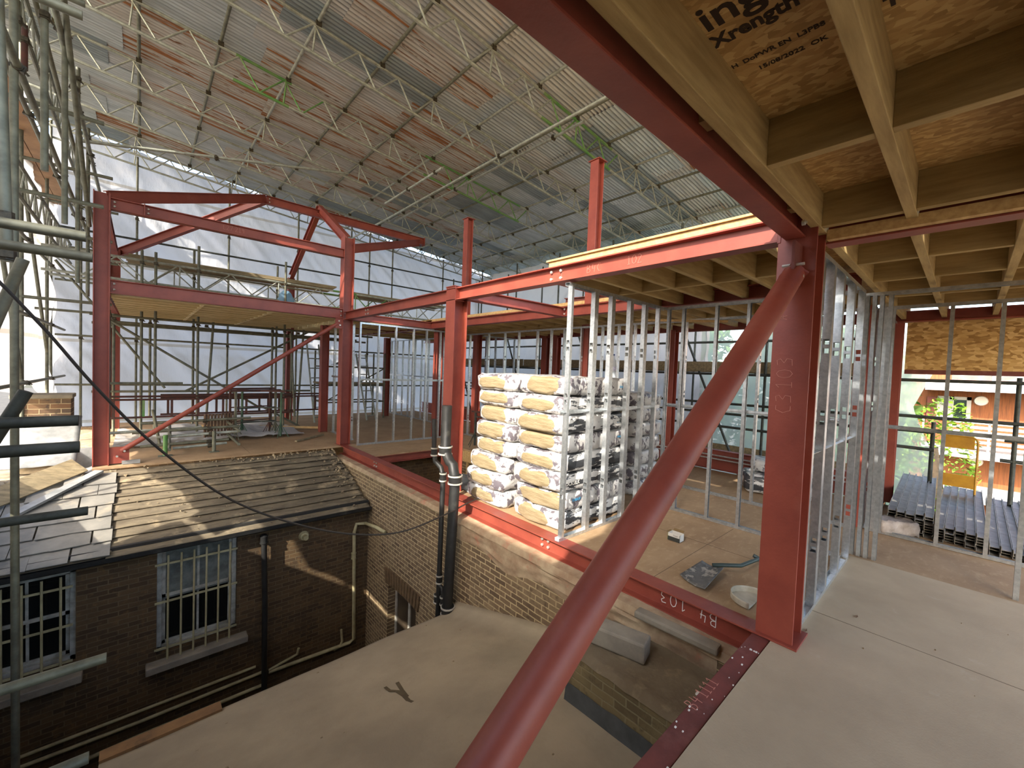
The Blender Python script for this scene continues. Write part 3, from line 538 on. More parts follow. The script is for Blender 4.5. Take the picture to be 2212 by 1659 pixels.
for lab, x, y, z0, z1 in [('rear left red column below the deck', -.42, 12.4, 0, 3.86), ('rear red column under the rear gable rafter', 3.0, 12.4, 0, 3.85), ('red column with a timber packer behind the gable column', 3.15, 10.0, 0, 2.46),
                          ('dark red column behind the mobile tower', 5.75, 12.3, 0, 2.46), ('red column at the end of the studs beyond the stair opening', 5.05, 8.15, 0, 2.46), ('red column with a sun spot behind the second stud wall', 6.2, 8.2, 0, 2.46),
                          ('red column rising behind the insulation stack', 5.95, 4.62, 0, 2.46), ('far red column left of the insulation stack, by the white sheeting', 7.5, 6.75, 0, 2.46), ('far dark red column paired beside the far one', 7.5, 7.1, 0, 2.46), ('far red column seen through the studs near the clear sheeting', 7.5, 3.8, 0, 2.46),
                          ('red column in the stud wall right of the near column', 6.02, .80, 0, 2.46), ('dark red far column at the left of the open bay', 7.62, .70, 0, 2.46)]:
    steel(lab, (x, y, z0), (x, y, z1), .16, .16, (1, 0, 0), 'steel column', 'steel_column')
sb = steel('second long red beam parallel behind the front one', (4.87, .7, 2.53), (4.87, 12.3, 2.53), .12, .15, bolts=[(4.82, y, z) for y in (4.2, 4.3) for z in (2.49, 2.56)])
for lab, a, b_ in [('red cross beam with a sun patch from the pipe-side column to the second beam', (2.97, 4.25, 2.52), (4.87, 4.25, 2.52)), ('red cross beam behind the gable column', (3.05, 8.2, 2.53), (4.87, 8.2, 2.53)), ('red cross beam further behind the gable column', (3.15, 10, 2.53), (5.75, 10, 2.53)),
                   ('dark red trimmer beam at the edge of the deck above the insulation', (3.03, 2.72, 2.53), (4.87, 2.72, 2.53)), ('red trimmer beam at the far side of the stair opening', (3.05, 7.03, -.1), (4.8, 7.03, -.1)), ('red beam overhead at the right, running across the near ceiling', (3.2, -3.2, 2.52), (3.2, .64, 2.52)),
                   ('far red floor beam behind the fallen insulation bag', (7.47, .8, .18), (7.47, 13, .18)), ('far red head beam under the far ceiling edge', (7.5, -3, 2.5), (7.5, 13, 2.5))]:
    steel(lab, a, b_, .12, .14 if 'far red floor' not in lab else .34)
for lab, y, zt in [('shorter red post standing up from the second beam', 6.88, 4.58), ('taller red post with a small cap plate standing up from the second beam', 3.74, 4.64)]:
    r = steel(lab, (4.87, y, 2.6), (4.87, y, zt), .14, .14, (1, 0, 0), 'steel post', 'steel_post', [((4.78, y-.1, zt), (4.97, y+.1, zt+.012))])
steel('short dark red steel offcut lying on the rear deck', at(1222, 653, 'z', 2.755), at(1330, 644, 'z', 2.755), .1, .12, m=REDD, name='steel_offcut', cat='steel offcut')
for i, z in enumerate((.26, .32)): tag(MB().bar((7.36, .9, z-.05), (7.36, 6.5, z-.05), .02, .02).build('steel_strip', GALV), ['lower', 'upper'][i]+' pale steel strip along the far red floor beam', 'steel strip')
# timber on beams
for lab, a, b_, m in [('pale timber plate lying on the long upper beam', (2.93, .9, 2.604), (3.03, 2.78, 2.65), TIMB), ('pale deck board edge above the timber plate on the upper beam', (2.91, .9, 2.652), (3.08, 2.8, 2.67), TIMB), ('pale timber plate on the second beam', (4.82, 2.8, 2.61), (4.92, 8.1, 2.66), TIMB)]:
    tag(MB().box(a, b_).build('timber_plate', m, bevel=.003), lab, 'timber')
# ------------------------------------------------------------------ joisted decks
def deck(label, x0, x1, ys, nogs, zb=2.47, jh=.2, top=None, jw=.047, osb=True, dy=(0, 0), mj=None):
    r_ = thing('joisted_deck', label, 'timber deck', ((x0+x1)/2, (ys[0]+ys[-1])/2, zb)); proto = None
    for y in ys: MB().box((x0, y-jw/2, zb), (x1, y+jw/2, zb+jh)).build('joist', mj or JOIST, r_, bevel=.003)
    for x in nogs:
        for j, (a, b_) in enumerate(zip(ys, ys[1:])):
            o_ = .0 if j % 2 else .0
            MB().box((x-jw/2+o_, a+jw/2, zb+.006), (x+jw/2+o_, b_-jw/2, zb+jh)).build('noggin', mj or JOISTY, r_, bevel=.002)
    MB().box((x0, ys[0]-dy[0], zb+jh), (x1, ys[-1]+dy[1], zb+jh+.018)).build('deck_board', OSB, r_)
    return r_
nd = deck('near ceiling of strand board and treated joists above the camera', -1.7, 3.12, [-3.078+.416*i for i in range(9)]+[.66-.015], [-1.1, .45, 1.99, 2.97], 2.5, .2, dy=(0, .03))
for x in (1.6, 2.73): MB().box((x-.04, .67, 2.56), (x+.04, .735, 2.6)).build('packing_block', TIMB, nd)
MB().box((3.08, -3.1, 2.46), (3.13, .62, 2.52)).build('bearing_plate', TIMB, nd)
tx = [('ing', .15, 1525, 72, 1), ('Xrength', .08, 1545, 106, .9), ('H  DoPWR EN  L3PB8', .03, 1583, 150, .95), ('15/08/2022  OK', .03, 1640, 152, 1), ('Turn', .06, 1912, 20, 1)]
for s_, h, px, y, sx in tx:
    o_ = at(px, y, 'z', 2.698); text(s_, 'stamped_lettering', h, INK, nd, (o_.x, o_.y, 2.699), (0, -1, 0), (-1, 0, 0), .0004, sx, .0025 if h > .05 else .0006)
deck('ceiling of joists over the open bay right of the near column', 3.27, 7.98, [-3.078+.416*i for i in range(9)]+[.62], [3.95, 4.7, 5.6, 6.5], 2.47, dy=(0, .22))
deck('joisted ceiling above the room with the shovel', 3.04, 7.42, [.94+.36*i for i in range(5)]+[2.66], [3.95, 5.2, 6.2], 2.47, dy=(.1, .05))
deck('joisted ceiling beyond the second beam', 4.94, 7.42, [3.0+.4*i for i in range(24)], [5.9, 6.7], 2.47, dy=(.25, .1))
deck('timber deck of close joists inside the hipped frame', -.34, 2.92, [8.38+.4*i for i in range(11)], [.75, 1.75], 2.46, .15, dy=(.02, .05), mj=PALEJ)
deck('timber deck beside the gable column', 3.1, 4.8, [8.4+.4*i for i in range(11)], [3.9], 2.46, .15, dy=(.02, .05), mj=PALEJ)
# timber trimmer and studs in the stair opening
r = thing('timber_trimmer_frame', 'pale timber studwork showing inside the stair opening', 'timber frame', (4.79, 5.8, -.3))
MB().box((4.76, 4.6, -.24), (4.81, 6.98, -.03)).build('trimmer', TIMB, r)
for k in range(8): MB().box((4.775, 4.7+k*.3, -2.6), (4.815, 4.745+k*.3, -.24)).build('stud', TIMB, r)
for k in range(3): MB().box((4.775, 4.7, -.9-k*.7), (4.815, 6.9, -.86-k*.7)).build('rail', TIMB, r)
# ------------------------------------------------------------------ galvanised stud walls
def studmesh(h):
    """C section with service holes, web facing +x, flanges along y"""
    b = MB(); w_ = .03; d = .05; t = .0012
    b.box((-w_/2, -d/2, 0), (w_/2, -d/2+t, h)); b.box((-w_/2, d/2-t, 0), (w_/2, d/2, h))
    zc = [0]+[z for c in (.45*h/2.45, 1.35, 1.85) for z in (c-.05, c+.05)]+[h]
    for i in range(0, len(zc)-1):
        if i % 2 == 0: b.box((-w_/2, -d/2, zc[i]), (-w_/2+t, d/2, zc[i+1]))
        else:
            b.box((-w_/2, -d/2, zc[i]), (-w_/2+t, -.018, zc[i+1])); b.box((-w_/2, .018, zc[i]), (-w_/2+t, d/2, zc[i+1]))
            m_ = (zc[i]+zc[i+1])/2; b.box((-w_/2, -.018, m_-.012), (-w_/2+t, .018, m_+.012))
    b.box((w_/2-t, -d/2, 0), (w_/2, -d/2+.008, h)); b.box((w_/2-t, d/2-.008, 0), (w_/2, d/2, h))
    return b
_st = {}
def partition(label, a, b_, pos, h=2.43, z0=0, nog=None, double=(), bottom=True, top=True):
    """stud wall from a to b (xy); pos = distances along the wall"""
    a = V3((a[0], a[1], z0)); b_ = V3((b_[0], b_[1], z0)); d = (b_-a).normalized(); L_ = (b_-a).length; ang = math.atan2(d.y, d.x)
    r_ = thing('stud_partition', label, 'stud wall', a); n = V3((-d.y, d.x, 0))
    for on, z, s in ((bottom, z0, 1), (top, z0+h, -1)):
        if on: MB().prof(a+V3((0, 0, z-z0)), b_+V3((0, 0, z-z0)), [(-.027, 0), (.027, 0), (.027, s*.03), (.0255, s*.03), (.0255, s*.0015), (-.0255, s*.0015), (-.0255, s*.03), (-.027, s*.03)]).build('bottom_track' if s > 0 else 'top_track', GALV, r_)
    for i, p in enumerate(pos):
        for k, off in enumerate((0, .031) if i in double else (0,)):
            if h not in _st:
                o_ = studmesh(h).build('stud', GALV, None); _st[h] = o_.data; bpy.data.objects.remove(o_)
            o_ = bpy.data.objects.new('stud', _st[h]); COL.objects.link(o_); o_.parent = r_; o_.location = d*(p+off); o_.rotation_euler = (0, 0, ang+(math.pi if k else 0))
    if nog:
        for z in nog: MB().prof(a+d*.0+V3((0, 0, z)), b_+V3((0, 0, z)), [(-.027, -.02), (-.024, -.02), (-.024, .02), (-.027, .02)]).build('noggin_rail', GALV, r_)
        for z in nog: MB().bar(a+V3((0, 0, z)), b_+V3((0, 0, z)), .03, .002).build('noggin_channel', GALV, r_)
    return r_
def along(pxs, y, ax, v, a): return [abs(at(px, y, ax, v)['xy'.index('x' if ax == 'y' else 'y')]-a) for px in pxs]
partition('stud wall in front of the insulation stack, running away from the edge beam', (2.93, 2.53), (4.78, 2.53), along([1229, 1279, 1316, 1356, 1388, 1418], 750, 'y', 2.53, 2.93), nog=[1.22], double=(1, 2, 3, 4))
partition('stud wall across the room behind the box and shovel', (4.76, 2.5), (4.76, .78), along([1440, 1472, 1543, 1612, 1672], 800, 'x', 4.76, 2.5), nog=[1.25])
partition('long rear stud wall behind the insulation stack', (5.83, .8), (5.83, 8.1), along([1700, 1640, 1545, 1480, 1370, 1335, 1300, 1255, 1218, 1190, 1160, 1120, 1090, 1055, 1015], 770, 'x', 5.83, .8), h=2.42)
partition('stud wall between the gable column and the stair opening', (3.18, 8.0), (5.3, 8.0), along([775, 815, 852, 890, 918, 948], 850, 'y', 8.0, 3.18), h=2.42, nog=[1.3])
partition('row of dark studs at the back of the left room', (6.25, 8.9), (6.25, 13.2), [.1+.4*i for i in range(11)], h=2.43, nog=[1.3])
partition('far studs on the line of the second red column', (6.3, 8.1), (7.4, 8.1), [.1, .4, .75, 1.05], h=2.43, nog=[1.3])
partition('short stud return behind the gable column', (3.3, 8.6), (3.3, 9.85), [.05, .45, .75, 1.15], nog=[1.3])
partition('stud wall to the right of the near column with a mid rail', (3.17, .68), (4.75, .68), along([1752, 1775, 1797, 1822, 1845], 900, 'y', .68, 3.17)+[.06], nog=[1.12], double=(1, 2, 3))
partition('short thick group of studs at the corner beyond the near stud wall', (4.97, .7), (4.97, -.7), [.04, .09, .14, .2, 1.02], bottom=False)
partition('stud wall in front of the steel stud bundles', (5.93, .66), (5.93, -1.2), [.03, .09]+along([1915, 2045, 2155], 850, 'x', 5.93, .66)+[1.3], nog=[1.15])
partition('stud return receding beside the bundles', (5.97, .7), (7.4, .7), [.1, .3, .5, .75, 1.0, 1.25])
r = tag(MB().bar((5.83, 2.2, 2.36), (5.35, 3.3, 2.4), .04, .03).build('strip_batten', TIMB), 'white batten hung under the rear ceiling', 'batten')
# ------------------------------------------------------------------ insulation packs
def rbox(L_, W_, H_, seed, nx=14, ny=9, nz=5, e=.32, wob=.016):
    """puffy wrapped pack: cube mapped towards a superellipsoid and wrinkled"""
    b = MB()
    def P_(x, y, z):
        v = V3((x, y, z)); q = []
        m_ = max(abs(x), abs(y), abs(z)); l = (abs(x)**9+abs(y)**9+abs(z)**9)**(1/9)
        s = m_/l if l else 1; v = v*s
        n1 = noise.noise(V3((v.x*2.2+seed, v.y*2.2, v.z*1.2))); n2 = noise.noise(V3((v.x*7+seed, v.y*7, v.z*3)))+.6*noise.noise(V3((v.x*13+seed, v.y*13, v.z*7)))
        p = V3((v.x*L_/2, v.y*W_/2, v.z*H_/2)); k = 1+.03*n1; p = V3((p.x*(1+.012*n1), p.y*k, p.z*(1+.12*n1)))
        return p+V3((0, n2*wob, n2*wob*.7))
    for ax in range(3):
        for s in (-1, 1):
            nu, nv = ((ny, nz), (nx, nz), (nx, ny))[ax]
            def fn(u, v, ax=ax, s=s):
                a = u*2-1; c = v*2-1
                return P_(*((s, a, c) if ax == 0 else (a, s, c) if ax == 1 else (a, c, s)))
            b.grid(fn, nu, nv)
    return b
def weld(o_):
    bm = bmesh.new(); bm.from_mesh(o_.data); bmesh.ops.remove_doubles(bm, verts=bm.verts, dist=.0005); bmesh.ops.recalc_face_normals(bm, faces=bm.faces); bm.to_mesh(o_.data); bm.free()
    o_.data.polygons.foreach_set('use_smooth', [True]*len(o_.data.polygons)); return o_
def woolend(L_, ay, az, oy, oz, seed, sgn=-1):
    b = MB(); n = 26; V = [V3((sgn*(L_/2+.012), oy, oz))]; fs = []
    for k in range(1, 6):
        for i in range(n):
            t_ = i/n*6.2832; R_ = k/5; c = abs(math.cos(t_))**.55*(1 if math.cos(t_) > 0 else -1); s_ = abs(math.sin(t_))**.6*(1 if math.sin(t_) > 0 else -1)
            V.append(V3((sgn*(L_/2+.016-.05*R_**7+.006*noise.noise(V3((c*3*R_, s_*9*R_, seed)))), oy+ay*c*R_*(1+.14*noise.noise(V3((c, s_, seed)))), oz+az*s_*R_*(1+.25*noise.noise(V3((c*2, s_*2, seed+5)))))))
    for i in range(n): fs.append((0, 1+i, 1+(i+1) % n))
    for k in range(4):
        for i in range(n): fs.append((1+k*n+i, 1+(k+1)*n+i, 1+(k+1)*n+(i+1) % n, 1+k*n+(i+1) % n))
    return b.add(V, fs)
packs = []
def pack(label, loc, L_, W_, H_, seed, mirror, dark, words=None, group='wrapped insulation packs in the tall stack', endax=0):
    r_ = thing('insulation_pack', label, 'insulation pack', loc, group)
    o_ = weld(rbox(L_, W_, H_, seed).build('wrapper', DKBAG if dark else WHBAG, None)); o_.parent = r_
    if dark:
        o_.data.materials.append(WHBAG)
        for pl in o_.data.polygons:
            if pl.center.x < -L_*.40: pl.material_index = 1
    rd = random.Random(seed); W = woolend(L_, W_*rd.uniform(.34, .44), H_*rd.uniform(.33, .46), W_*rd.uniform(-.05, .05), rd.uniform(-.01, .008), seed).build('wool_end', WOOL, None, smooth=True); W.parent = r_
    if endax: 
        r_.rotation_euler = (0, 0, math.pi/2)
    for (s_, h, x, z, m_) in (words or []):
        text(s_, 'printed_lettering', h, m_, r_, (loc[0]+x, loc[1]-W_/2-.004, loc[2]+z), (1, 0, 0), (0, 0, 1), .0006, 1.0, .001)
    return r_
H = .194
NMS = ['lowest', 'second lowest', 'third lowest', 'fourth lowest', 'fifth lowest', 'third from top', 'second from top', 'top']
for c in range(8):
    rd = random.Random(c*3+1); jx = .03*math.sin(c*2.1)
    low = c < 3
    words = {6: [('ROCKSILK', .06, -.34, -.03, WHITE)], 2: [('ROCKSILK', .055, -.55, -.02, WHITE)], 7: [('KNAUF', .035, .3, -.01, BLUE), ('GENERATION', .018, -.3, .03, INK), ('EARTHWOOL Q', .022, -.28, .005, INK)], 5: [('KNAUF', .03, .33, -.03, BLUE), ('INSULATION', .02, -.2, -.05, INK)], 4: [('Q', .03, -.15, -.01, INK), ('KNAUF', .03, .3, .01, BLUE)], 1: [('KNAUF', .04, -.45, 0, BLUE)]}.get(c)
    pack(NMS[c]+' insulation pack in the tall stack, nearer tier behind the studs', (3.08+.6+jx, 3.0+(.0 if not low else -.0), H*(c+.5)), 1.2, .74, H*1.02, c+1, 0, c in (6, 5, 3, 2, 0), words)
    pack(NMS[c]+' insulation pack in the tall stack, left tier by the stair opening', (3.1+.6-jx+(-.06 if low else 0), 3.75+(.09 if low else 0), H*(c+.5)), 1.2, .72, H*1.02, c+31, 0, False)
for c in range(7):
    pack(ORD[6-c]+' pack from the top in the shorter stack behind the corner studs', (5.15, 3.25, H*(c+.5)), .72, .74, H, c+61, 0, False, None, 'packs in the shorter stack behind')
    
b = weld(rbox(.9, .5, .26, 91).build('insulation_bag', DKBAG, None)); b.location = (6.75, 1.75, .13); b.rotation_euler = (0, .04, -1.1); tag(b, 'black and white printed insulation bag lying on the far floor', 'insulation bag')
b = weld(rbox(.9, .5, .16, 95).build('insulation_bag', WHBAG, None)); b.location = (6.95, 1.7, .33); b.rotation_euler = (0, .1, -1.2); tag(b, 'white crumpled bag lying on top of the black and white bag', 'insulation bag')
# plastic sheet on floor at the stack's left
b = MB().grid(lambda u, v: V3((3.12+u*.5, 4.05+v*.9, .02+.05*abs(noise.noise(V3((u*3, v*4, 1))))+.03*noise.noise(V3((u*9, v*9, 1))))), 24, 30); tag(b.build('plastic_sheet', PLASTIC, smooth=True), 'crumpled grey plastic sheet on the floor left of the insulation stack', 'plastic sheet')
# bottle on stack
bx, by = min(4.14, at(1366, 800, 'y', 2.82).x), 2.82; zt = H*8-.012
r = thing('water_bottle', 'clear plastic water bottle standing on top of the insulation stack', 'bottle', (bx, by, zt))
prf = [(0, .001), (.036, .002), (.038, .03), (.034, .06), (.038, .09), (.038, .15), (.036, .2), (.014, .25), (.013, .275)]
def lathe(prf_, c, n=18): return MB().grid(lambda u, v, p=prf_: V3((c[0]+p[round(v*(len(p)-1))][0]*math.cos(u*6.2832), c[1]+p[round(v*(len(p)-1))][0]*math.sin(u*6.2832), c[2]+p[round(v*(len(p)-1))][1])), n, len(prf_)-1)
lathe(prf, (bx, by, zt)).build('body', CLEARP, r, smooth=True); MB().tube((bx, by, zt+.275), (bx, by, zt+.295), .015, 14).build('cap', mat('blue_cap', (40, 60, 110), rough=.5), r)
lathe([(.0385, .1), (.0385, .145)], (bx, by, zt)).build('bottle_label', mat('purple_label', (96, 90, 140), (200, 200, 210), 30), r)
# ------------------------------------------------------------------ small things on the room floor
bc = at(1460, 1158, 'z', .04); r = thing('screw_box', 'small open cardboard box with green and black print on the floor', 'box', (bc.x, bc.y, 0)); b = MB()
sx, sy, sz = .12, .09, .07; X0, Y0 = bc.x-sy/2, bc.y-sx/2; t = .003
for a, b_, m_ in [((X0, Y0, 0), (X0+t, Y0+sx, sz), 0), ((X0+sy-t, Y0, 0), (X0+sy, Y0+sx, sz), 0), ((X0, Y0, 0), (X0+sy, Y0+t, sz), 0), ((X0, Y0+sx-t, 0), (X0+sy, Y0+sx, sz), 0), ((X0, Y0, 0), (X0+sy, Y0+sx, t), 0)]: b.box(a, b_)
b.build('box_walls', mat('white_card', (214, 210, 200), rough=.7), r); MB().box((X0-.001, Y0, .002), (X0, Y0+sx, .04)).build('black_band', mat('black_print', (52, 54, 50), rough=.6), r)
MB().box((X0, Y0+sx, .002), (X0+sy, Y0+sx+.001, sz)).build('green_end', mat('green_print', (130, 196, 60), rough=.6), r); MB().bar((X0+sy*.5, Y0+sx+.02, sz+.005), (X0+sy*.5, Y0+sx, sz), .08, .002).build('flap', CARD, r)
MB().bar((X0+sy+.02, Y0+sx/2, sz+.02), (X0+sy, Y0+sx/2, sz), .1, .002, (0, 0, 1)).build('flap', CARD, r)
text('Tuwal', 'printed_lettering', .018, INK, r, (X0-.0015, Y0+sx*.55, .05), (0, -1, 0), (0, 0, 1), .0003)
p0 = at(1470, 1245, 'z', .01); p1 = at(1520, 1215, 'z', .01); pt = at(1510, 1245, 'z', .02); hd = at(1562, 1226, 'z', .05); he = at(1640, 1207, 'z', .04)
r = thing('shovel', 'worn flat steel shovel with a dark green handle lying on the floor', 'shovel', pt)
ca_ = [at(1468, 1246, 'z', .012), at(1516, 1218, 'z', .03), at(1563, 1234, 'z', .05), at(1522, 1278, 'z', .02)]
def bl(u, v): return (ca_[0]*(1-u)+ca_[3]*u)*(1-v)+(ca_[1]*(1-u)+ca_[2]*u)*v+V3((0, 0, .02*(2*u-1)**2+.01*v))
MB().grid(bl, 10, 10).build('blade', SHOV, r, smooth=True, solid=.004)
MB().path([ca_[1].lerp(ca_[2], .5)+V3((0, 0, .02)), hd+V3((0, 0, .02)), at(1600, 1222, 'z', .07), he], .016, 10).build('shaft', DKHAN, r, smooth=True); MB().path([he+V3((-.02, .04, .02)), he, he+V3((.05, -.05, 0))], .017, 8).build('grip', DKHAN, r, smooth=True)
r = thing('dustpan', 'dusty white plastic dustpan beside the near column foot', 'dustpan', (3.27, 1.0, 0))
def dp(u, v):
    t_ = math.pi*(u); R_ = .13*(1 if v > .5 else v*2); return V3((3.27+.14*math.cos(t_)*min(1, v*1.6)*1.0, .98+.16*math.sin(t_)*min(1, v*1.6)-.04, .008+.045*max(0, v-.6)/.4))
MB().grid(dp, 22, 8).build('pan', DUSTP, r, smooth=True, solid=.004); MB().bar((3.40, .93, .04), (3.47, .9, .07), .035, .02).build('handle', DUSTP, r, bevel=.004)
for i, (px, y, l) in enumerate([(1740, 1362, 'larger brown leaf fragment on the near floor by the column'), (1850, 1332, 'smaller brown leaf fragment on the near floor')]):
    c = at(px, y, 'z', .003); tag(MB().add([c+V3((-.02, 0, 0)), c+V3((0, .007, .004)), c+V3((.03, 0, 0)), c+V3((0, -.008, .002))], [(0, 1, 2, 3)]).build('dry_leaf', mat('dry_leaf_%d' % i, (110, 78, 48)), solid=.002), l, 'leaf')
for i, (px, y) in enumerate([(1686, 1464), (1668, 1490), (1600, 1594), (1606, 1492), (1580, 1480), (1610, 1622), (1690, 1290)][:6]):
    pass
# ------------------------------------------------------------------ steel stud bundles and sack (right bay)
k = 0
_ch = MB().prof((0, 0, 0), (2.9, 0, 0), [(-.035, 0), (.035, 0), (.035, .032), (.03, .032), (.03, .004), (-.03, .004), (-.03, .032), (-.035, .032)][::-1]).build('steel_stud', GALV, None); chm = _ch.data; bpy.data.objects.remove(_ch)
GALVD = addlayer(mat('dusty_galvanised_stud', (150, 146, 138), (118, 114, 106), 8, .55, .3, .05), (96, 84, 66), 5, .6, .75, amount=.6); chm.materials.clear(); chm.materials.append(GALVD)
def bundle(lab, x0, y0, n, rows, yaw_, gap=.073, L_=2.9, step=1):
    global k
    for rr in range(rows):
        for j in range(n-(step*rr if step else 0)):
            o_ = bpy.data.objects.new('steel_stud', chm); COL.objects.link(o_); d = V3((math.cos(yaw_), math.sin(yaw_), 0)); s_ = V3((math.sin(yaw_), -math.cos(yaw_), 0))
            o_.location = V3((x0, y0, .002+.034*rr))+s_*(gap*j+(gap*step*.0))+d*(.03*((j*7+rr*3) % 4)); o_.rotation_euler = (0, 0, yaw_); o_.scale = (L_/2.9, 1, 1)
            tag(o_, '%s steel channel in the %s layer of the %s' % (ORD[j], ORD[rr], lab), 'steel stud', 'steel channels in the '+lab); k += 1
bundle('tall dusty bundle at the left', 6.15, .5, 5, 7, .03, .073, 2.75, 0); bundle('dusty middle bundle', 6.1, .13, 5, 5, .0, .073, 2.7, 0)
bundle('bright silver bundle', 6.05, -.245, 5, 3, -.01, .073, 2.7, 0); bundle('lower right bundle', 5.98, -.62, 6, 2, -.02, .073, 2.7, 0)
b = weld(rbox(.46, .3, .17, 97, wob=.03).build('crumpled_bag', mat('dusty_white_bag', (178, 166, 156), (132, 120, 110), 6, .7, 0, .5, 12), None)); b.location = (5.99+.1, .5, .085); b.rotation_euler = (0, 0, -.9); b.scale = (.8, .8, .9); tag(b, 'crumpled dusty white bag in front of the steel bundles', 'bag'); b.location = at(1930, 1135, 'z', .07)
# ------------------------------------------------------------------ temporary roof
SL = .093; RA = math.atan(SL); RZ = 6.63; XL0, XR0, YB = -2.1, 11.45, 13.85
def rz(x): return RZ-SL*x
def corr(L_, n, amp=.013, pitch=.076, seed=0):
    b = MB(); N = n*8
    return b.grid(lambda u, v: V3((v*L_, u*n*pitch, amp*math.cos(u*n*6.2832)+.004*noise.noise(V3((u*3, v*2, seed))))), N, 2)
kinds = list(SHEETM); meshes = {}
for kd in kinds:
    for s_ in range(1):
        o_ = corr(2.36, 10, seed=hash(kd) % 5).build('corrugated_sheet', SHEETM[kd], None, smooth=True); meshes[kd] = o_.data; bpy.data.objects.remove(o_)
FORCE = {}
rr_ = random.Random(11); nrow = 22
for row in range(nrow):
    sh = rr_.choice([-.5, -.2, 0, .35]) if row % 2 else rr_.choice([-.3, 0, .2]); 
    for c in range(7):
        x = XL0+c*2.17+sh-.5; y = YB-.7*(row+1)
        if x > XR0-.25: continue
        cx = x+1.1; p_r = .44 if (cx < 4.8 and 3.2 < y < 12) else .22 if cx < 9 else .05
        t_ = rr_.random(); kd = kinds[2] if t_ < p_r else kinds[1] if t_ < p_r+.26 else kinds[3] if t_ < p_r+.42 else kinds[0]
        if c == 0: kd = kinds[0] if t_ < .6 else kinds[3]
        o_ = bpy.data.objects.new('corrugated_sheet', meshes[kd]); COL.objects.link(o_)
        xx = max(x, XL0); o_.scale = ((min(x+2.36, XR0+.1)-xx)/2.36, 1, 1)
        o_.location = (xx, y, rz(xx)+.02+(.014 if c % 2 else 0)+(.007 if row % 2 else 0)); o_.rotation_euler = (rr_.uniform(-.008, .008), RA+.0, rr_.uniform(-.006, .006))
        tag(o_, '%s roof sheet, %s from left, %s row from the back' % (kd.replace('_', ' ').replace(' iron', ''), ORD[c], ORD[row]), 'roof sheet', 'corrugated iron sheets of the temporary roof')
def tubeobj(name, label, p, q, r_=.0242, m=None, group=None, cat='scaffold tube', coup=(), n=10):
    o_ = MB().tube(p, q, r_, n).build(name, m or TUBE, None, smooth=True)
    p = Vector(p); q = Vector(q); o_.data.transform(Matrix.Translation(-p)); o_.location = p
    tag(o_, label, cat, group)
    for c in coup:
        c = Vector(c); d = (q-p).normalized(); b = MB()
        b.tube(c-d*.03-p, c+d*.03-p, r_*1.42, 8); b.bar(c-p+Vector((0, 0, .0))-d*.018, c-p+d*.018, r_*3.4, r_*2.2, (.3, .5, 1)); b.tube(c-p-Vector((.0, 0, -.02)), c-p+Vector((.05, .03, -.03)), .008, 6)
        k_ = b.build('coupler', COUP, None); k_.parent = o_
    return o_
LY = [1.6*k for k in range(-1, 9)]+[13.5]
pr = None
_c = MB(); _c.bar((0, -.03, -.01), (0, .03, -.01), .075, .075); _c.tube((0, 0, -.045), (.055, 0, -.06), .008, 6); cm_ = _c.build('coupler', COUP, None); cmd = cm_.data; bpy.data.objects.remove(cm_)
for k in range(14):
    x = -1.0+.945*k; z = rz(x)-.045
    g_ = k in (3, 9)
    o_ = tubeobj('purlin_tube', '%s purlin tube from the left running under the corrugated sheets' % ORD[k], (x, -2.2, z), (x, 13.8, z), m=GREEN if False else (TUBE if k % 3 else TUBEP), group='purlin tubes under the roof', cat='scaffold tube')
    for y in LY[1:]:
        c_ = bpy.data.objects.new('coupler', cmd); COL.objects.link(c_); c_.parent = o_; c_.location = (0, y+2.2, -.035)
def ladder(name, label, L_, depth, period, vert, m, greens=(), group=None, rc=.0242, rl=.0135):
    """ladder beam along local +x hanging down from z=0; returns root"""
    r_ = thing(name, label, 'ladder beam', (0, 0, 0), group); ms = [m, GREEN]
    for nm_, z in (('top_chord', 0), ('bottom_chord', -depth)):
        b = MB(); cuts = sorted(set([0, L_]+[v for g_ in greens for v in g_]))
        for a, c in zip(cuts, cuts[1:]): b.tube((a, 0, z), (c, 0, z), rc, 8, 1 if any(g0 <= a < g1 for g0, g1 in greens) else 0)
        b.build(nm_, ms, r_, smooth=True)
    protos = {}
    def lac(key, p, q, mm):
        o_ = MB().tube(V3((0, 0, 0)), V3(q)-V3(p), rl, 6).build('lacing', mm, None, smooth=True); d_ = o_.data; bpy.data.objects.remove(o_); protos[key] = d_
    for gk, mm in ((0, TUBEP), (1, GREEN)):
        lac(('d', gk), (0, 0, 0), (period/2, 0, -depth), mm); lac(('u', gk), (0, 0, -depth), (period/2, 0, 0), mm); lac(('v', gk), (0, 0, 0), (0, 0, -depth), mm)
    n = int(L_/period)
    for i in range(n):
        x = i*period+.05; gk = int(any(g0 <= x < g1 for g0, g1 in greens))
        for key, lx, lz in (('d', x, 0), ('u', x+period/2, -depth))+((('v', x+.03, 0),) if i % vert == 0 else ()):
            o_ = bpy.data.objects.new('lacing', protos[(key, gk)]); COL.objects.link(o_); o_.parent = r_; o_.location = (lx, 0, lz)
    return r_
R0 = ladder('ladder_beam', 'x', 13.5, .4, .64, 3, TUBEP); k0 = kids(R0)
R1 = ladder('ladder_beam', 'x', 13.5, .4, .64, 3, TUBEP, [(6.9, 8.8)]); k1 = kids(R1)
R2 = ladder('ladder_beam', 'x', 13.5, .4, .64, 3, TUBEP, [(3.2, 4.0), (6.6, 9.4)]); k2 = kids(R2)
names = 'behind the camera,nearest above the near beam,second nearest,with a long green stretch,with green stretches in two places,fifth from the back,fourth from the back,third from the back,second from the back,green-ended at the left near the back,hard against the back sheeting'.split(',')
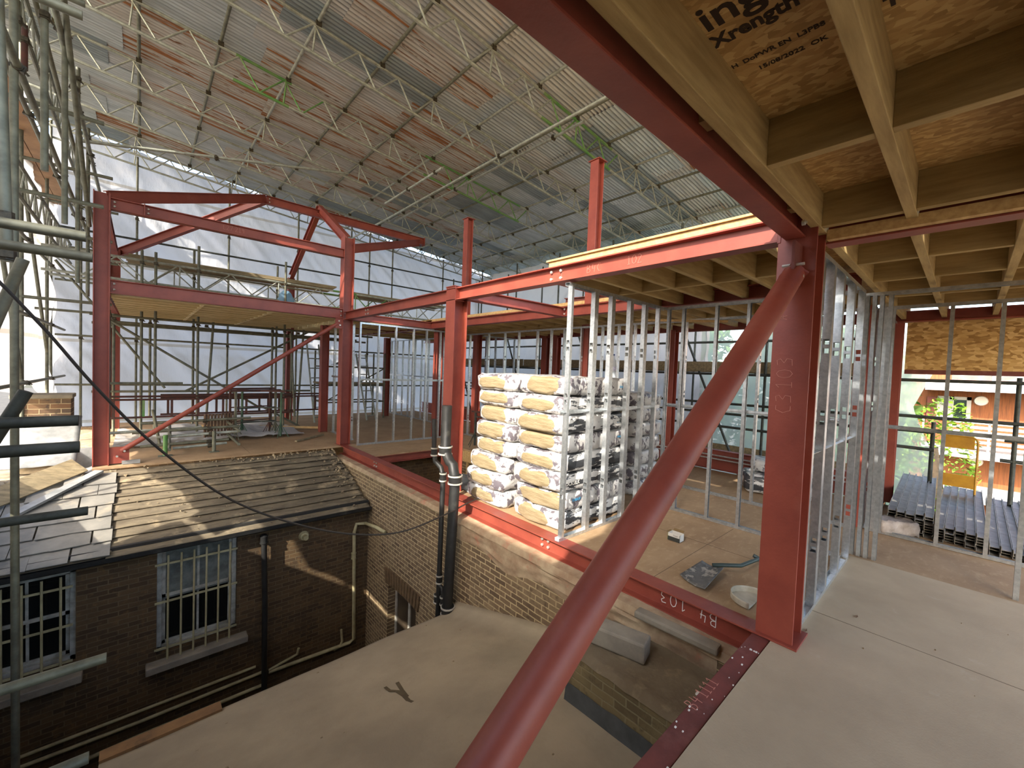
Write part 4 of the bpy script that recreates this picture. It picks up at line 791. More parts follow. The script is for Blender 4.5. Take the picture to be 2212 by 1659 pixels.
for i, y in enumerate(LY):
    R_, ks = ((R0, k0), (R1, k1), (R2, k2))[{3: 2, 4: 1, 6: 2}.get(i, 0)]
    lab = 'long roof ladder beam %s' % names[i]
    dup(R_, (XL0, y, rz(XL0)-.12), lab, None, ks, (0, RA, 0))['group'] = 'ladder beams carrying the temporary roof'
for R_, ks in ((R0, k0), (R1, k1), (R2, k2)):
    for q in ks: bpy.data.objects.remove(q)
    bpy.data.objects.remove(R_)
for lab, a, b_ in [('pale tube lashed under the ladder beams, ending above the near post', (1312, 208), (640, 640)), ('second pale tube lashed parallel under the ladder beams', (1262, 262), (860, 480)), ('short pale tube end poking out under the ladder beams', (955, 363), (835, 440))]:
    P_ = at(*a, 'z', rz(5.3)-.62); Q_ = at(*b_, 'z', rz(5.3)-.62); Q_.x = P_.x; tubeobj('lashed_tube', lab, P_, Q_, m=TUBEP, coup=[P_.lerp(Q_, .1), P_.lerp(Q_, .55)])
tubeobj('long_bracing_tube', 'long pale tube sloping under the left roof with a coupler mid-way', at(165, 303, 'y', 9.2), at(752, 375, 'y', 9.2), m=TUBEP, coup=[at(467, 341, 'y', 9.2)])
# ------------------------------------------------------------------ sheeting
def sheet(name, label, fn, nu, nv, m, cat='sheeting'): return tag(MB().grid(fn, nu, nv).build(name, m, smooth=True), label, cat)
def wr(a, b_, s_=1): return s_*(.12*noise.noise(V3((a*.7, b_*.5, 3)))+.075*noise.noise(V3((a*2.4+b_*1.8, b_*.8, 9)))+.04*noise.noise(V3((a*5+b_*4.4, b_*1.2, 5))))
def backs(u, v):
    x = -1.5+u*13; z = -.6+v*(rz(x)+.06-.06*abs(math.sin(x*2.1))-.13*max(0, math.sin(x*.9+1.2))+.6); bulge = .10*abs(math.sin((z+.3)*math.pi/2.0))*-1
    return V3((x, YB+wr(x, z)+bulge+.13, z))
sheet('sheeting', 'white wrinkled scaffold sheeting closing the back of the temporary roof', backs, 260, 130, SHEETW)
def lefts(u, v):  # unseen near stretch and its stepped lower edge are shaped to gate the sun
    y = 2.45+u*11.45; z0 = (.85 if y < 5.1 else 1.32 if y < 5.42 else .85 if y < 5.95 else 1.0+.05*math.sin(y*3))-max(0, (y-11.5))*.45; z = z0+v*(5.95-z0)
    return V3((-1.5+wr(y, z)+.05*math.sin(z*3), y, z))
sheet('sheeting', 'sunlit white sheeting on the left side of the scaffold', lefts, 200, 90, SHEETW)
def fars(u, v):
    y = 4.25+u*9.8; z = -.6+v*(rz(10.3)-.35+.6); return V3((10.3+wr(y, z)+(.1*math.sin(z*2) if u < .01 else 0), y, z))
sheet('sheeting', 'white sheeting on the far side, seen between the studs', fars, 160, 80, SHEETW)
e_ = [at(*p, 'x', 10.25).y for p in ((2016, 800), (2016, 816), (1983, 896), (1990, 950), (1997, 997))]
def clr(u, v):
    z = -1.2+v*(rz(10.3)-.35+1.2); zz = [1.95, 1.7, 1.3, .8, .3]; ye = 1.0
    if z > 1.9: y0 = .32
    else: y0 = .40+.25*max(0, 1-abs(z-1.2)/.7)
    y = y0+u*(4.45-y0); return V3((10.25+wr(y*1.3, z, .7), y, z))
sheet('sheeting', 'clear greenish sheeting with trees blurred behind it', clr, 80, 70, SHEETC)
sheet('sheeting', 'loose clear sheeting corner at the right of the open bay', lambda u, v: V3((10.2+.05*math.sin(v*7), -1.02-.12*v*(1-v)*4-u*.35, -.2+v*2.2)), 10, 20, SHEETW)
# ------------------------------------------------------------------ back scaffold
for k, px in enumerate([110, 175, 296, 495, 645, 760, 800, 850, 960]):
    x = at(px, 500, 'y', 13.45).x; tubeobj('standard_tube', '%s upright tube from the left against the back sheeting' % ORD[k], (x, 13.45, -.3), (x, 13.45, rz(x)-.2 if k != 2 else 6.3), coup=[(x, 13.45, z) for z in (1.95, 4.85)])
for k, (z, lab) in enumerate([(2.0, 'horizontal tube low across the back sheeting'), (4.35, 'lower of two high horizontal tubes across the back sheeting'), (4.92, 'upper of two high horizontal tubes across the back sheeting'), (3.2, 'horizontal tube at deck-rail height across the back sheeting'), (.9, 'horizontal tube near the floor across the back sheeting')]):
    tubeobj('ledger_tube', lab, (-1.4, 13.38, z), (11 if k != 0 else 9, 13.38, z), m=TUBED if k in (1, 2) else TUBE)
for k in range(8):
    y = .8+1.75*k
    tubeobj('standard_tube', '%s dark upright tube along the far side from the right' % ORD[k], (8.65, y, -1.2), (8.65, y, 4.9 if k > 1 else 2.6), m=TUBED); 
    if k > 1: tubeobj('standard_tube', '%s outer upright tube along the far side from the right' % ORD[k], (10.0, y+.2, -1.2), (10.0, y+.2, 5.1), m=TUBED)
for k, z in enumerate((.64, .9, 1.1, 1.68, 2.32, 3.3, 4.1)):
    tubeobj('ledger_tube', '%s from lowest horizontal tube along the far side' % ORD[k], (8.6, .9, z), (8.6, 13.3, z), m=TUBED)
for k in range(4): tubeobj('brace_tube', '%s sloping brace tube at the far side from the right' % ORD[k], (8.75, 2.9+2.9*k, -.4), (8.75, 4.2+2.9*k, 2.6), m=TUBED)
for k in range(3):
    o_ = MB().box((8.7, 1.2+4*k, 1.73+.01*k), (8.74, 5.15+4*k, 1.93+.01*k)).build('toe_board', BOARD, bevel=.003); tag(o_, '%s brown toe board from the right along the far scaffold' % ORD[k], 'scaffold board')
for k in range(3):
    o_ = MB().box((8.9, 1.2+4*k, .02), (8.94, 5.15+4*k, .24-.03*k)).build('toe_board', BOARD, bevel=.003); tag(o_, '%s low brown board from the right behind the far floor beam' % ORD[k], 'scaffold board')
    for j in range(3): tag(MB().box((8.95+.24*j, 1.2+4*k, 1.72), (9.17+.24*j, 5.15+4*k, 1.76)).build('scaffold_board', BOARD), '%s board, %s length from the right, of the far scaffold lift' % (ORD[j], ORD[k]), 'scaffold board', 'boards of the far scaffold lift')
for k in range(8): tubeobj('transom_tube', '%s cross tube from the right carrying the far scaffold boards' % ORD[k], (8.6, .95+1.75*k, 1.694), (10.05, .95+1.75*k, 1.694), m=TUBED); tubeobj('transom_tube', '%s low cross tube from the right at the far scaffold' % ORD[k], (8.6, .95+1.75*k, -.006), (10.05, .95+1.75*k, -.006), m=TUBED)
# open bay at the right
o_ = MB().box((8.0, -2.4, 1.82), (8.02, .62, 2.56)).build('strand_board_panel', OSBV); tag(o_, 'upright strand board panel above the open bay', 'board')
tag(MB().box((8.0, -2.4, 1.76), (8.05, .62, 1.82)).build('steel_angle', REDD), 'thin dark red steel rail under the strand board panel', 'steel rail')
P_ = lambda px, y, x=8.4: at(px, y, 'x', x)
for lab, a, b_ in [('dark tube across the top of the open bay', (8.4, .7, 1.68), (8.4, -1.6, 1.68)), ('dark handrail tube across the open bay', (8.4, .75, P_(2050, 905).z), (8.4, -1.6, P_(2050, 905).z)),
                   ('short upper guard tube left of the open bay', (8.4, .75, P_(1980, 931).z), (8.4, P_(2018, 931).y, P_(1980, 931).z)), ('short lower guard tube left of the open bay', (8.4, .75, P_(1980, 968).z), (8.4, P_(2018, 968).y, P_(1980, 968).z)),
                   ('dark upright tube at the left of the gate opening', (8.44, P_(2014, 950).y, -.2), (8.44, P_(2014, 950).y, P_(2014, 912).z)), ('dark upright tube at the right of the open bay', (8.44, P_(2193, 950).y, -.2), (8.44, P_(2193, 950).y, 1.75)),
                   ('stub tube high beside the right upright', (8.44, P_(2170, 952).y, P_(2170, 952).z), (8.44, -1.3, P_(2170, 952).z)), ('stub tube low beside the right upright', (8.44, P_(2160, 995).y, P_(2160, 995).z), (8.44, -1.3, P_(2160, 995).z))]:
    tubeobj('guard_tube', lab, a, b_, m=TUBED, coup=[a] if 'short' in lab else ())
r = thing('loading_gate', 'yellow steel gate with a rounded top panel and a low panel in the open bay', 'gate', P_(2070, 1050, 8.3))
ga, gb = P_(2036, 990, 8.3).y, P_(2111, 990, 8.3).y; zt_, zm, zl, zb_ = P_(2070, 942, 8.3).z, P_(2070, 968, 8.3).z, P_(2070, 1025, 8.3).z, P_(2070, 1052, 8.3).z
MB().path([V3((8.3, ga, zb_-.5)), V3((8.3, ga, zt_-.05)), V3((8.3, ga-.015, zt_)), V3((8.3, gb+.05, zt_)), V3((8.3, gb+.01, zt_-.03)), V3((8.3, gb, zt_-.08)), V3((8.3, gb, zb_-.5))], .012, 8).build('frame', YEL, r, smooth=True)
MB().box((8.295, ga-.005, zm), (8.305, gb+.03, zt_-.01)).build('top_panel', YEL, r); MB().box((8.295, ga-.005, zb_), (8.305, gb, zl)).build('lower_panel', YEL, r)
# ------------------------------------------------------------------ left scaffold
for k, (x, y, z0, z1, m) in enumerate([(-1.12, 3.4, -3.6, 6.4, TUBED), (-.72, 4.9, -3.6, 5.6, TUBE), (-1.3, 4.9, -3.6, 6.3, TUBE), (-1.3, 2.8, -3.6, 6.4, TUBE), (-1.3, 7.2, -3.6, 6.3, TUBE), (-1.3, 9.3, -.4, 6.4, TUBE), (-1.3, 11.5, -.4, 6.3, TUBE)]):
    tubeobj('standard_tube', ['thick near upright tube at the left edge', 'upright tube of the inner left row behind the near one', 'outer left upright tube behind the nearest', 'nearest outer left upright tube', 'third outer left upright tube against the sunlit sheeting', 'fourth outer left upright tube against the sunlit sheeting', 'farthest outer left upright tube against the sunlit sheeting'][k], (x, y, z0), (x, y, z1), m=m)
def fp(px, y, Y): return at(px, y, 'y', Y)
for lab, e, Y_, r_ in [('upper thick tube end pointing right in front of the tall left column', (186, 512), 2.9, .0242), ('lower thick tube end pointing right in front of the tall left column', (200, 557), 3.1, .0242), ('dark tube end pointing right at the height of the chimney stub', (170, 908), 2.7, .0242), ('dark tube end just below the other by the slate hip', (172, 965), 2.5, .0242),
                       ('thin dark tube crossing the slates', (190, 1103), 3.3, .0242), ('pale tube end in front of the far-left window sill', (230, 1420), 2.9, .0242), ('pale tube end at the bottom left corner of the yard', (192, 1636), 2.6, .0242), ('tube end crossing at the very top left', (178, 34), 3.3, .0242)]:
    c = fp(*e, Y_); tubeobj('transom_tube', lab, (-1.7, c.y, c.z), c, r_, m=TUBED if 'dark' in lab else TUBE, coup=[(-.6, c.y, c.z)], n=14)
for k, (px, t_, b_, Y_, m) in enumerate([((112, 80), 0, 365, 5.2, TUBE), ((158, 122), 42, 480, 6.3, TUBE), ((178, 158), 150, 610, 8.2, TUBE), ((194, 186), 278, 640, 9.6, TUBE), ((36, 34), 0, 85, 5.2, TUBE), ((56, 50), 55, 150, 6.5, DKRED)]):
    a = fp(px[0], t_, Y_); c = fp(px[1], b_, Y_); x = (a.x+c.x)/2
    tubeobj('hanging_tube', ['nearest long', 'second', 'third', 'farthest', 'pale thin', 'short rusty'][k]+' upright tube at the top left below the roof', (x, Y_, a.z), (x, Y_, c.z), m=m, coup=[(x, Y_, a.z-.15)])
for k, (x, z, m) in enumerate([(-.72, 5.35, GREEN), (-.6, 4.75, TUBE), (-.95, 4.3, TUBE), (-.7, 3.75, TUBE), (-1.25, 3.3, TUBE), (-1.25, 2.2, TUBE), (-1.25, 1.2, TUBE)]):
    tubeobj('ledger_tube', ['green-painted topmost', 'second from top', 'third from top', 'fourth from top', 'fifth from top', 'sixth from top', 'lowest'][k]+' left-side tube running towards the back sheeting', (x, 3.0, z), (x, 13.3, z-.1), m=m, coup=[(x, y, z-.1*(y-3)/10.3) for y in (4.9, 7.2, 9.3, 11.5)])
for k, (y, z) in enumerate([(4.9, 4.4), (7.2, 4.4), (9.3, 4.4), (11.5, 4.4), (7.2, 3.4), (9.3, 3.4), (11.5, 3.4), (9.3, 2.4), (11.5, 2.4), (13.2, 3.9)]):
    tubeobj('transom_tube', 'short cross tube of the left scaffold, %s of the cross tubes from the front' % ORD[k], (-1.45, y, z), (-.35, y, z), m=TUBE, group='short cross tubes of the left scaffold')
for k, (a, b_) in enumerate([((-1.3, 4.9, 1.5), (-1.3, 7.2, 4.3)), ((-1.3, 9.3, 1.2), (-1.3, 7.2, 4.2)), ((-1.3, 9.3, 4.3), (-1.3, 11.5, 1.6)), ((-.55, 5, 5.3), (-.55, 8.4, 3.4)), ((-1.25, 12.0, 3.4), (.4, 12.0, .9)), ((-.9, 6.0, 5.6), (-.6, 12.5, 3.6)), ((-.62, 2.75, 2.0), (-1.3, 2.8, .6))]):
    tubeobj('brace_tube', ['near rising', 'falling', 'far falling', 'high inner', 'long pale raking', 'steep upper', 'short thick near'][k]+' brace tube of the left scaffold', a, b_, m=TUBE)
for n_, (y0_, y1_) in enumerate([(3.2, 7.0), (7.02, 10.6), (10.62, 13.3)]):
    for j in range(2): tag(MB().box((-1.5+.17*j, y0_, 4.78), (-1.34+.17*j, y1_, 4.82)).build('scaffold_board', addlayer(mat('brown_platform_board', (160, 124, 88), (134, 100, 70), 3, .8), (110, 84, 60), 5, .6, .7) if not bpy.data.materials.get('brown_platform_board') else bpy.data.materials['brown_platform_board']), '%s brown board of the %s platform length high on the left' % (['outer', 'inner'][j], ['near', 'middle', 'far'][n_]), 'scaffold board')
RL_ = ladder('ladder_beam', 'ladder beam running back along the top of the left scaffold', 10, .4, .64, 2, TUBE, [(2.5, 3.6)]); RL_.location = (-1.0, 3.2, 5.6); RL_.rotation_euler = (0, 0, math.pi/2)
RL_ = ladder('ladder_beam', 'lower ladder beam running back along the left scaffold', 8, .4, .64, 2, TUBE); RL_.location = (-1.15, 5.2, 3.95); RL_.rotation_euler = (0, 0, math.pi/2)
tubeobj('standard_tube', 'thick near raking upright tube at the left edge', fp(-8, -60, 3.5), fp(16, 565, 3.5), m=TUBE, coup=[fp(12, 470, 3.5), fp(16, 550, 3.5)], n=14)
tubeobj('brace_tube', 'thick near brace tube falling left below the two thick tube ends', fp(50, 560, 3.3), fp(-30, 740, 3.3), m=TUBE, n=14)
tubeobj('brace_tube', 'dark tube end pointing up beside the chimney stub', fp(-20, 960, 2.8), fp(56, 845, 2.8), m=TUBED, n=14)
# platform ladder beams behind the deck frame
for lab, x, y, z, L_ in [('front platform ladder beam spanning behind the left and gable columns', -1.3, 10.9, 3.47, 8.2), ('rear platform ladder beam behind the front one', -1.35, 11.7, 3.5, 8.4)]:
    R_ = ladder('ladder_beam', lab, L_, .42, .9, 2, TUBEP, [(4.9, 5.5)] if 'front' in lab else ()); R_.location = (x, y, z); R_.rotation_euler = (0, .008, 0)
for k in range(5):
    x0_ = -.25+.02*k; tag(MB().box((x0_, 10.95+.23*(k % 3), 3.488+.04*(k//3)), (x0_+3.9, 11.17+.23*(k % 3), 3.525+.04*(k//3))).build('scaffold_board', BOARD), '%s scaffold board of the stack lying on the platform ladder beams' % ORD[k], 'scaffold board', 'boards on the platform')
for k in range(3): tag(MB().box((4.0, 10.95+.23*k, 3.456), (7.0, 11.17+.23*k, 3.492)).build('scaffold_board', BOARD), '%s scaffold board right of the gable column on the platform' % ORD[k], 'scaffold board', 'boards right of the gable column')
for k, (px, yt, Y_, zb2) in enumerate([(307, 540, 10.8, 0), (337, 545, 10.7, 0), (420, 540, 11.9, 0), (430, 532, 10.8, 0), (600, 575, 11.9, 0), (618, 566, 10.8, 0), (236, 800, 10.4, 0), (246, 800, 11.2, 0), (325, 700, 11.9, .3), (447, 700, 11.2, 0), (590, 700, 11.2, 0), (632, 700, 11.9, 0), (646, 715, 11.2, 0)]):
    a = fp(px, yt if yt < 650 else 650, Y_); top = a.z if yt < 650 else 2.4
    tubeobj('standard_tube', '%s upright tube from the left in the bay under the timber deck' % ORD[k], (a.x, Y_, zb2), (a.x+(.12 if k in (9, 12) else 0), Y_, top), coup=[(a.x, Y_, z) for z in (2.3, 2.9, 3.4) if z < top])
for k, (z, y) in enumerate([(2.33, 10.75), (2.28, 11.85), (2.2, 11.2), (.88, 11.2)]):
    tubeobj('ledger_tube', ['front', 'rear', 'middle', 'lowest'][k]+' horizontal tube under the timber deck', (-.7, y, z), (4.6 if k < 3 else 3.2, y, z))
tubeobj('ledger_tube', 'short horizontal tube left of the bay, at knee height above the frames', fp(232, 828, 10.3), fp(395, 828, 10.3))
for lab, a, b_, Y_ in [('long brace tube falling to the right under the timber deck', (235, 690), (560, 880), 11.0), ('brace tube rising to the right under the timber deck', (400, 845), (665, 718), 11.6), ('low brace tube by the trestles', (560, 875), (655, 925), 11.0), ('leaning tube left of the gable column foot', (636, 900), (628, 720), 10.6), ('short leaning tube near the tube rack', (330, 885), (345, 960), 9.4)]:
    tubeobj('brace_tube', lab, fp(*a, Y_), fp(*b_, Y_))
# dark red and green steel frames laid on edge
for k, (Y_, x0_, L_, m) in enumerate([(10.6, -.5, 3.2, DKRED), (11.0, .3, 3.1, DKRED)]):
    r = thing('scaffold_frame', ['front dark red ladder-like steel frame standing on edge under the deck', 'rear dark red ladder-like steel frame standing on edge under the deck'][k], 'steel frame', (x0_+L_/2, Y_, .4))
    for z in (.42, .76, .82): MB().tube((x0_, Y_, z), (x0_+L_, Y_, z), .02, 8).build('rail', m, r, smooth=True)
    for j in range(8): MB().box((x0_+.1+j*(L_-.25)/7, Y_-.015, .42), (x0_+.14+j*(L_-.25)/7, Y_+.015, .76)).build('rung', GREEN if j == 1 and k == 0 else m, r)
# trestles
def trestle(lab, pa, pb, H_, m, m2):
    r_ = thing('trestle', lab, 'trestle', (pa+pb)/2); d = (pb-pa).normalized(); n = V3((-d.y, d.x, 0))
    MB().bar(pa-d*.1+V3((0, 0, H_)), pb+d*.1+V3((0, 0, H_)), .035, .035).build('top_bar', DKRED, r_)
    for z in (.33, .62): MB().bar(pa+V3((0, 0, z)), pb+V3((0, 0, z)), .022, .022).build('cross_bar', m2, r_)
    for p in (pa, pb):
        MB().bar(p+V3((0, 0, .03)), p+V3((0, 0, H_)), .034, .034, d).build('leg', m, r_)
        for s in (-1, 1):
            MB().tube(p+V3((0, 0, .3)), p+n*.17*s+V3((0, 0, .01)), .007, 6).build('foot_strut', m, r_)
            MB().tube(p+V3((0, 0, .3)), p+d*.16*s+V3((0, 0, .01)), .007, 6).build('foot_strut', m, r_)
g0 = lambda px, y: at(px, y, 'z', 0)
trestle('trestle with rusty red legs on the left deck', g0(496, 946), g0(582, 937), 1.0, DKRED, DKRED); trestle('trestle with grey-green legs beside the red one', g0(508, 950), g0(594, 941), .98, TUBE, TUBED); trestle('trestle with dark green legs on the left deck', g0(522, 944), g0(606, 945), .97, mat('dark_green_steel', (60, 92, 68), (48, 70, 56), 8, .6), TUBED)
trestle('spindly tripod trestle by the stair opening', at(1025, 965, 'z', 0), at(1085, 975, 'z', 0), .72, TUBED, TUBED)
# rack of short tubes at the deck edge
r = thing('green_prop', 'green steel prop standing at the deck edge', 'prop', g0(357, 985)); p = g0(357, 985)
MB().tube(p, p+V3((0, 0, .34)), .03, 12).build('shaft', GREEN, r, smooth=True); MB().box(p-V3((.09, .05, 0)), p+V3((.09, .05, .012))).build('base_plate', TUBE, r)
r = thing('steel_prop', 'rusty steel prop standing right of the green one at the deck edge', 'prop', g0(462, 976)); p2 = g0(462, 976)
MB().tube(p2, p2+V3((0, 0, .36)), .028, 12).build('shaft', TUBE, r, smooth=True); MB().box(p2-V3((.07, .05, 0)), p2+V3((.07, .05, .012))).build('base_plate', TUBE, r)
for k, (dz, a, b_, dy) in enumerate([(.3, -.25, .75, 0), (.36, -.6, .8, .25), (.22, -.3, .7, .55), (.12, -.5, .65, .3), (.3, -.9, .3, .8), (.42, -.5, 1.1, .95), (.08, -.1, .6, .15)]):
    tubeobj('short_tube', '%s short scaffold tube of the low rack at the deck edge' % ORD[k], (p.x+a+.2, p.y+.05+dy, dz), (p.x+b_+.25, p.y+.08+dy, dz+.02), m=TUBE if k % 2 else TUBEP, group='tubes of the low rack', coup=[(p.x+.6, p.y+.06+dy, dz)])
for k in range(4): tubeobj('short_tube', '%s cross tube of the low rack, running back from the deck edge' % ORD[k], (p.x+.05+.95*(k % 2), p.y-.02, .34 if k < 2 else .1), (p.x+.1+.9*(k % 2), p.y+1.3, .34 if k < 2 else .1), m=TUBE, group='cross tubes of the low rack')
r = thing('column_radiator', 'old rusty column radiator behind the tube rack', 'radiator', (1.15, 9.7, 0))
for j in range(10): MB().tube((.92+.055*j, 9.75+.02*j, .08), (.92+.055*j, 9.75+.02*j, .52), .022, 8).build('column', mat('radiator_brown', (112, 84, 64), (86, 66, 52), 9, .7) if j == 0 else bpy.data.materials['radiator_brown'], r, smooth=True)
b = MB().grid(lambda u, v: V3((-.35+u*3.0, 9.6+v*2.2, .02+.16*max(0, noise.noise(V3((u*4, v*3, 8)))+.2)+.04*abs(noise.noise(V3((u*15, v*9, 2)))))), 70, 50); tag(b.build('dust_sheet', SHEETW, smooth=True), 'heap of crumpled white dust sheet on the left deck', 'dust sheet')
tag(MB().bar((1.0, 11.2, .12), (3.3, 10.3, .05), .1, .045).build('timber_length', TIMB), 'pale timber length lying across the left deck', 'timber'); tag(MB().bar((2.3, 8.9, .02), (3.0, 9.5, .02), .05, .03).build('timber_length', BOARD), 'dark flat batten lying by the short stud return', 'timber')
tag(MB().bar((-.2, 8.23, .03), (.0, 8.23, .03), .06, .05).build('steel_bracket', LEAD), 'small grey bracket at the deck edge beside the left column brace', 'bracket')
# red brace in the gable bay
r = thing('raking_brace', 'slender red tubular brace from the gable column down to the left column', 'brace', (-.18, 8.25, .2)); a = fp(262, 974, 8.25); c = fp(728, 700, 8.25)
MB().tube(a, c, .036, 18).build('tube', RED, r, smooth=True); g_ = MB(); z1 = fp(262, 960, 8.25)
g_.box((-.34, 8.24, .02), (-.12, 8.26, .26)); g_.build('gusset_plate', RED, r); MB().box((2.78, 8.22, 2.28), (2.92, 8.24, 2.5)).build('gusset_plate', RED, r)
for q in ((-.17, .2), (-.25, .13), (2.84, 2.42), (2.86, 2.34)): MB().tube((q[0], 8.22, q[1]), (q[0], 8.19, q[1]), .014, 8).build('bolt', BOLT, r)
# aluminium ladders and a tower
def alad(lab, foot, head, w_=.36, n=8):
    r_ = thing('ladder', lab, 'ladder', foot); foot = V3(foot); head = V3(head); s_ = V3((w_/2, .1, 0))
    for k_ in (-1, 1): MB().bar(foot+s_*k_, head+s_*k_, .025, .07, (0, 1, 0)).build('stile', TUBEP, r_)
    for i in range(n):
        c_ = foot.lerp(head, (i+.5)/n); MB().tube(c_-s_, c_+s_, .014, 8).build('rung', TUBEP, r_)
alad('aluminium ladder leaning between the deck bay and the gable column', (3.62, 11.7, 0), (3.5, 12.1, 2.1)); alad('aluminium ladder leaning inside the room left of the rear studs', (5.0, 11.6, 0), (4.8, 12.0, 1.9))
r = thing('scaffold_tower', 'low aluminium mobile tower at the back of the left room', 'scaffold tower', (4.6, 12.2, 0))
for x in (3.75, 5.5):
    for y in (11.9, 12.7): MB().tube((x, y, 0), (x, y, 1.95), .024, 10).build('tower_upright', TUBE, r, smooth=True)
for z in (.5, 1.0, 1.5):
    for y in (11.9, 12.7): MB().tube((3.75, y, z), (5.5, y, z), .02, 8).build('rail', TUBE, r, smooth=True)
    for x in (3.75, 5.5): MB().tube((x, 11.9, z), (x, 12.7, z), .02, 8).build('rail', TUBE, r, smooth=True)
MB().box((3.7, 11.9, 1.02), (5.55, 12.7, 1.05)).build('platform', BOARD, r); MB().tube((3.75, 11.9, .5), (5.5, 11.9, 1.5), .018, 8).build('diagonal', TUBE, r, smooth=True)
b = MB().grid(lambda u, v: V3((4.1+.55*u, 12.1+.35*v, 1.56+.1*math.sin(u*3.1)*math.sin(v*3.1)+.02*noise.noise(V3((u*5, v*5, 0))))), 14, 10); tag(b.build('coiled_hose', BLACK, smooth=True), 'dark bundle of hose lying on the mobile tower', 'hose')
# blue bag
c = fp(618, 640, 10.9); b = MB().grid(lambda u, v: V3((c.x+(.17*math.cos(u*6.2832)*(.35+.65*math.sin(min(1, v*1.25)*1.6)))*(1+.15*noise.noise(V3((math.cos(u*6.28)*2, math.sin(u*6.28)*2, v*3)))), c.y+.07*math.sin(u*6.2832)*math.sin(.3+v*2), c.z+.13-v*.26)), 30, 12)
tag(b.build('carrier_bag', BAGB, smooth=True), 'pale blue plastic carrier bag hanging on the platform ladder beam', 'bag')
# ------------------------------------------------------------------ outside: trees and the building across
def foliage(c, rad, n, size, seed):
    rd = random.Random(seed); b = MB()
    for i in range(n):
        while True:
            p = V3((rd.uniform(-1, 1), rd.uniform(-1, 1), rd.uniform(-1, 1)))
            if p.length < 1 and (p.length > .55 or rd.random() < .3) and noise.noise(p*2.3+V3((seed, 0, 0))) > -.22: break
        p = V3((p.x*rad[0], p.y*rad[1], p.z*rad[2]))+V3(c); a = V3((rd.gauss(0, 1), rd.gauss(0, 1), rd.gauss(0, .6))).normalized(); q = a.cross(V3((rd.random(), rd.random(), 1))).normalized(); s = size*rd.uniform(.6, 1.3)
        b.add([p-a*s, p+q*s*.5, p+a*s, p-q*s*.5], [(0, 1, 2, 3)])
    return b
def tree(label, c, rad, n, size, seed, m):
    r_ = thing('tree', label, 'tree', (c[0], c[1], -3.6)); foliage(c, rad, n, size, seed).build('foliage', m, r_)
    MB().path([(c[0], c[1], -3.6), (c[0]+.1, c[1], c[2]-rad[2]*.5), (c[0], c[1]+.2, c[2]+rad[2]*.3)], .16, 8).build('trunk', BARK, r_, smooth=True)
a = at(2040, 950, 'x', 13.0); tree('sunny yellow-green young tree in the open bay', (13.2, a.y+.05, a.z-.75), (.6, .62, 1.75), 1700, .06, 3, LEAF)
c = at(1560, 870, 'x', 18); tree('large green tree blurred behind the clear sheeting at the left', (16.6, c.y+1.4, 1.2), (2.6, 2.3, 4.0), 8000, .17, 5, LEAFD)
c = at(1650, 850, 'x', 17); tree('green tree blurred behind the clear sheeting at the right', (15.6, c.y-1.2, .6), (2.2, 2.0, 3.6), 7000, .16, 6, LEAFD)
c = at(1800, 850, 'x', 19); tree('green tree glimpsed through the stud wall', (16, c.y-1, .3), (2.0, 1.5, 3.0), 6000, .17, 8, LEAFD)
XB = 20
def Bq(px, y): return at(px, y, 'x', XB)
r = thing('apartment_building', 'building across with sunlit orange timber cladding, white balconies and a window', 'building', (XB+2, -3, -3.6))
y0_, y1_ = 6.0, -7.5
MB().box((XB, y1_, -3.6), (XB+6, Bq(1985, 850).y+.2, 4.2)).build('clad_wall', CLAD, r)
MB().box((XB+.6, Bq(1985, 850).y+.2, -3.6), (XB+6, y0_, 3.0)).build('rendered_wall', RENDER_, r)
for z0, z1, d in [(Bq(2100, 842).z, Bq(2100, 826).z, 1.2), (Bq(2130, 982).z, Bq(2130, 972).z, 1.2), (Bq(2130, 1062).z-.2, Bq(2130, 1056).z, 1.0)]:
    MB().box((XB-d, y1_, z0-.05), (XB+.05, Bq(2012, 850).y+.1, z1+.05)).build('balcony_slab', RENDER_, r)
for za, zb in [(Bq(2130, 968).z, Bq(2130, 918).z), (Bq(2100, 826).z, Bq(2100, 812).z)]:
    b = MB()
    for i in range(5): z = za+(zb-za)*(i+.5)/5; b.box((XB-1.2, y1_, z), (XB-1.17, Bq(2050, 930).y, z+(zb-za)*.11))
    b.build('balcony_slats', RENDER_, r)
    for i in range(8): MB().box((XB-1.22, y1_+i*1.4, za), (XB-1.18, y1_+i*1.4+.05, zb+.1)).build('railing_post', RENDER_, r)
    MB().box((XB-1.22, y1_, zb+.08), (XB-1.17, Bq(2050, 930).y, zb+.12)).build('handrail', RENDER_, r)
a = Bq(2052, 856); c = Bq(2095, 912); f = MB(); 
for p, q in [((XB-.06, a.y, c.z), (XB, a.y-.1, a.z)), ((XB-.06, c.y+.1, c.z), (XB, c.y, a.z)), ((XB-.06, a.y, a.z-.1), (XB, c.y, a.z)), ((XB-.06, a.y, c.z), (XB, c.y, c.z+.1)), ((XB-.06, a.y+.28, c.z), (XB, a.y, a.z))]: f.box(p, q)
w_ = f.build('window', RENDER_, r); MB().box((XB-.03, a.y-.1, c.z+.1), (XB-.02, c.y+.1, a.z-.1)).build('pane', mat('reflecting_glass', (62, 74, 76), (40, 52, 44), 2, .1), w_)
MB().box((XB-.05, Bq(2004, 850).y, Bq(2010, 915).z), (XB, Bq(2032, 850).y, Bq(2010, 856).z)).build('window', mat('reddish_panel', (128, 66, 52), (96, 52, 40), 4, .6), r)
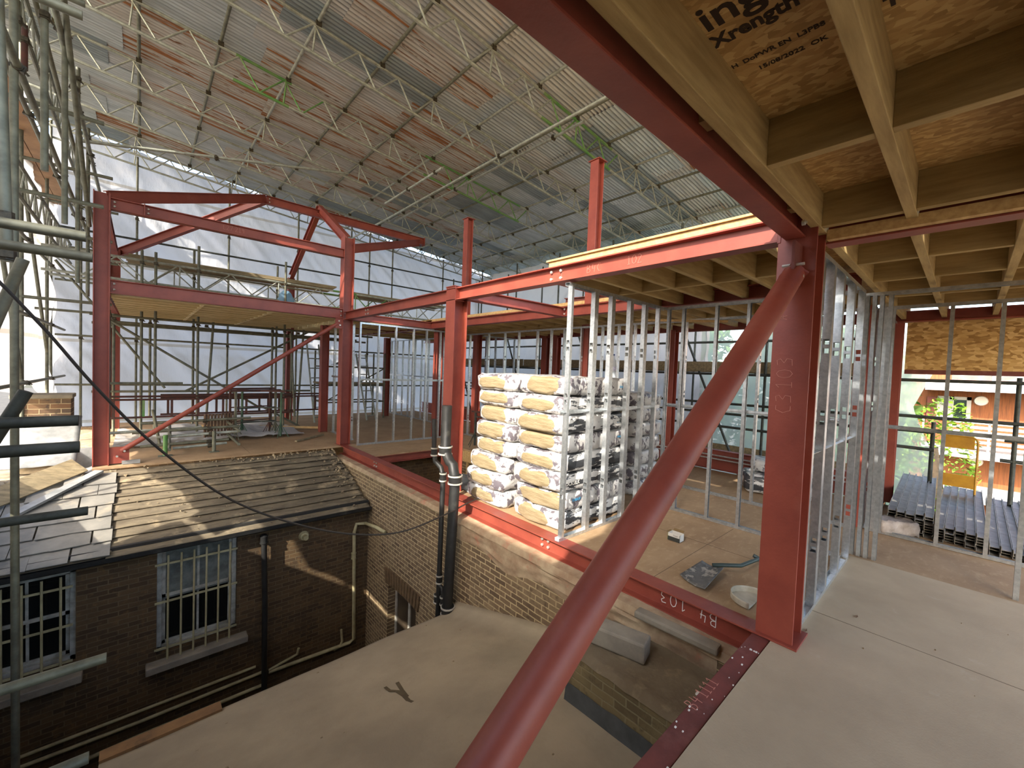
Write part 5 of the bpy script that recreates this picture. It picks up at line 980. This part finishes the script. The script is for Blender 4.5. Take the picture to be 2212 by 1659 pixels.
for px, y in ((2119, 866), (2108, 997)):
    c = Bq(px, y); MB().tube((XB-.1, c.y, c.z), (XB, c.y, c.z), .14, 20, r2=.16).build('wall_light', WHITE, r, smooth=True)
# red cladding / awning edges glimpsed: nothing further; small debris on the near floor and roof
rd = random.Random(5)
for i, (x0_, y0_, sx_, sy_, zf, n, lab, m) in enumerate([(2.2, .78, .5, .04, lambda x, y: -.004, 26, 'white paint and mortar specks scattered along the scuffed edge beam', WHITE), (1.4, 2.4, .8, .9, lambda x, y: fz(y)+.012, 40, 'light grit scattered over the felt roof', DEBR), (2.9, -.4, 1.2, .5, lambda x, y: .001, 16, 'tiny brown crumbs on the near floor', CARD)]):
    b = MB()
    for k in range(n):
        x = x0_+rd.gauss(0, sx_); y = y0_+rd.gauss(0, sy_); x = min(max(x, .3), 2.7 if i < 2 else 4.5); y = min(max(y, .745 if i == 0 else 1.0 if i == 1 else -1.5), .83 if i == 0 else 3.8 if i == 1 else .6)
        if i == 1 and x > 2.2 and y < 1.8: continue
        s = rd.uniform(.002, .006)*(1.6 if i == 1 else 1); z = zf(x, y); b.box((x-s, y-s*.7, z-.001), (x+s, y+s*.7, z+s*.7))
    tag(b.build('debris_specks', m), lab, 'debris', kind='stuff')
# stain on the felt roof: a thin dried tar mark
for si_, pts in enumerate(([(832, 1484), (842, 1492), (858, 1493), (872, 1502), (882, 1513), (900, 1520), (915, 1522), (935, 1528), (952, 1538)], [(858, 1474), (868, 1490), (880, 1505)], [(1085, 1560), (1100, 1563), (1120, 1558)])):
    st = MB()
    P3 = []
    for px, y in pts:
        d = rt*((px-1106)/F)-up*((y-829.5)/F)+fw; n = V3((0, .29, 1)); p0 = V3((0, 3.92, -1.25+.016)); t_ = (p0-CAM).dot(n)/d.dot(n); P3.append(CAM+d*t_)
    for a, c in zip(P3, P3[1:]): st.bar(a, c, .022+.014*rd.random(), .003, (0, .29, 1))
    tag(st.build('tar_stain', bpy.data.materials.get('dried_tar') or mat('dried_tar', (98, 84, 60), (82, 70, 50), 8, .8)), ['long jagged dried tar mark on the felt roof', 'short upper branch of the tar mark on the felt roof', 'small tar mark on the felt roof right of the big brace'][si_], 'stain')
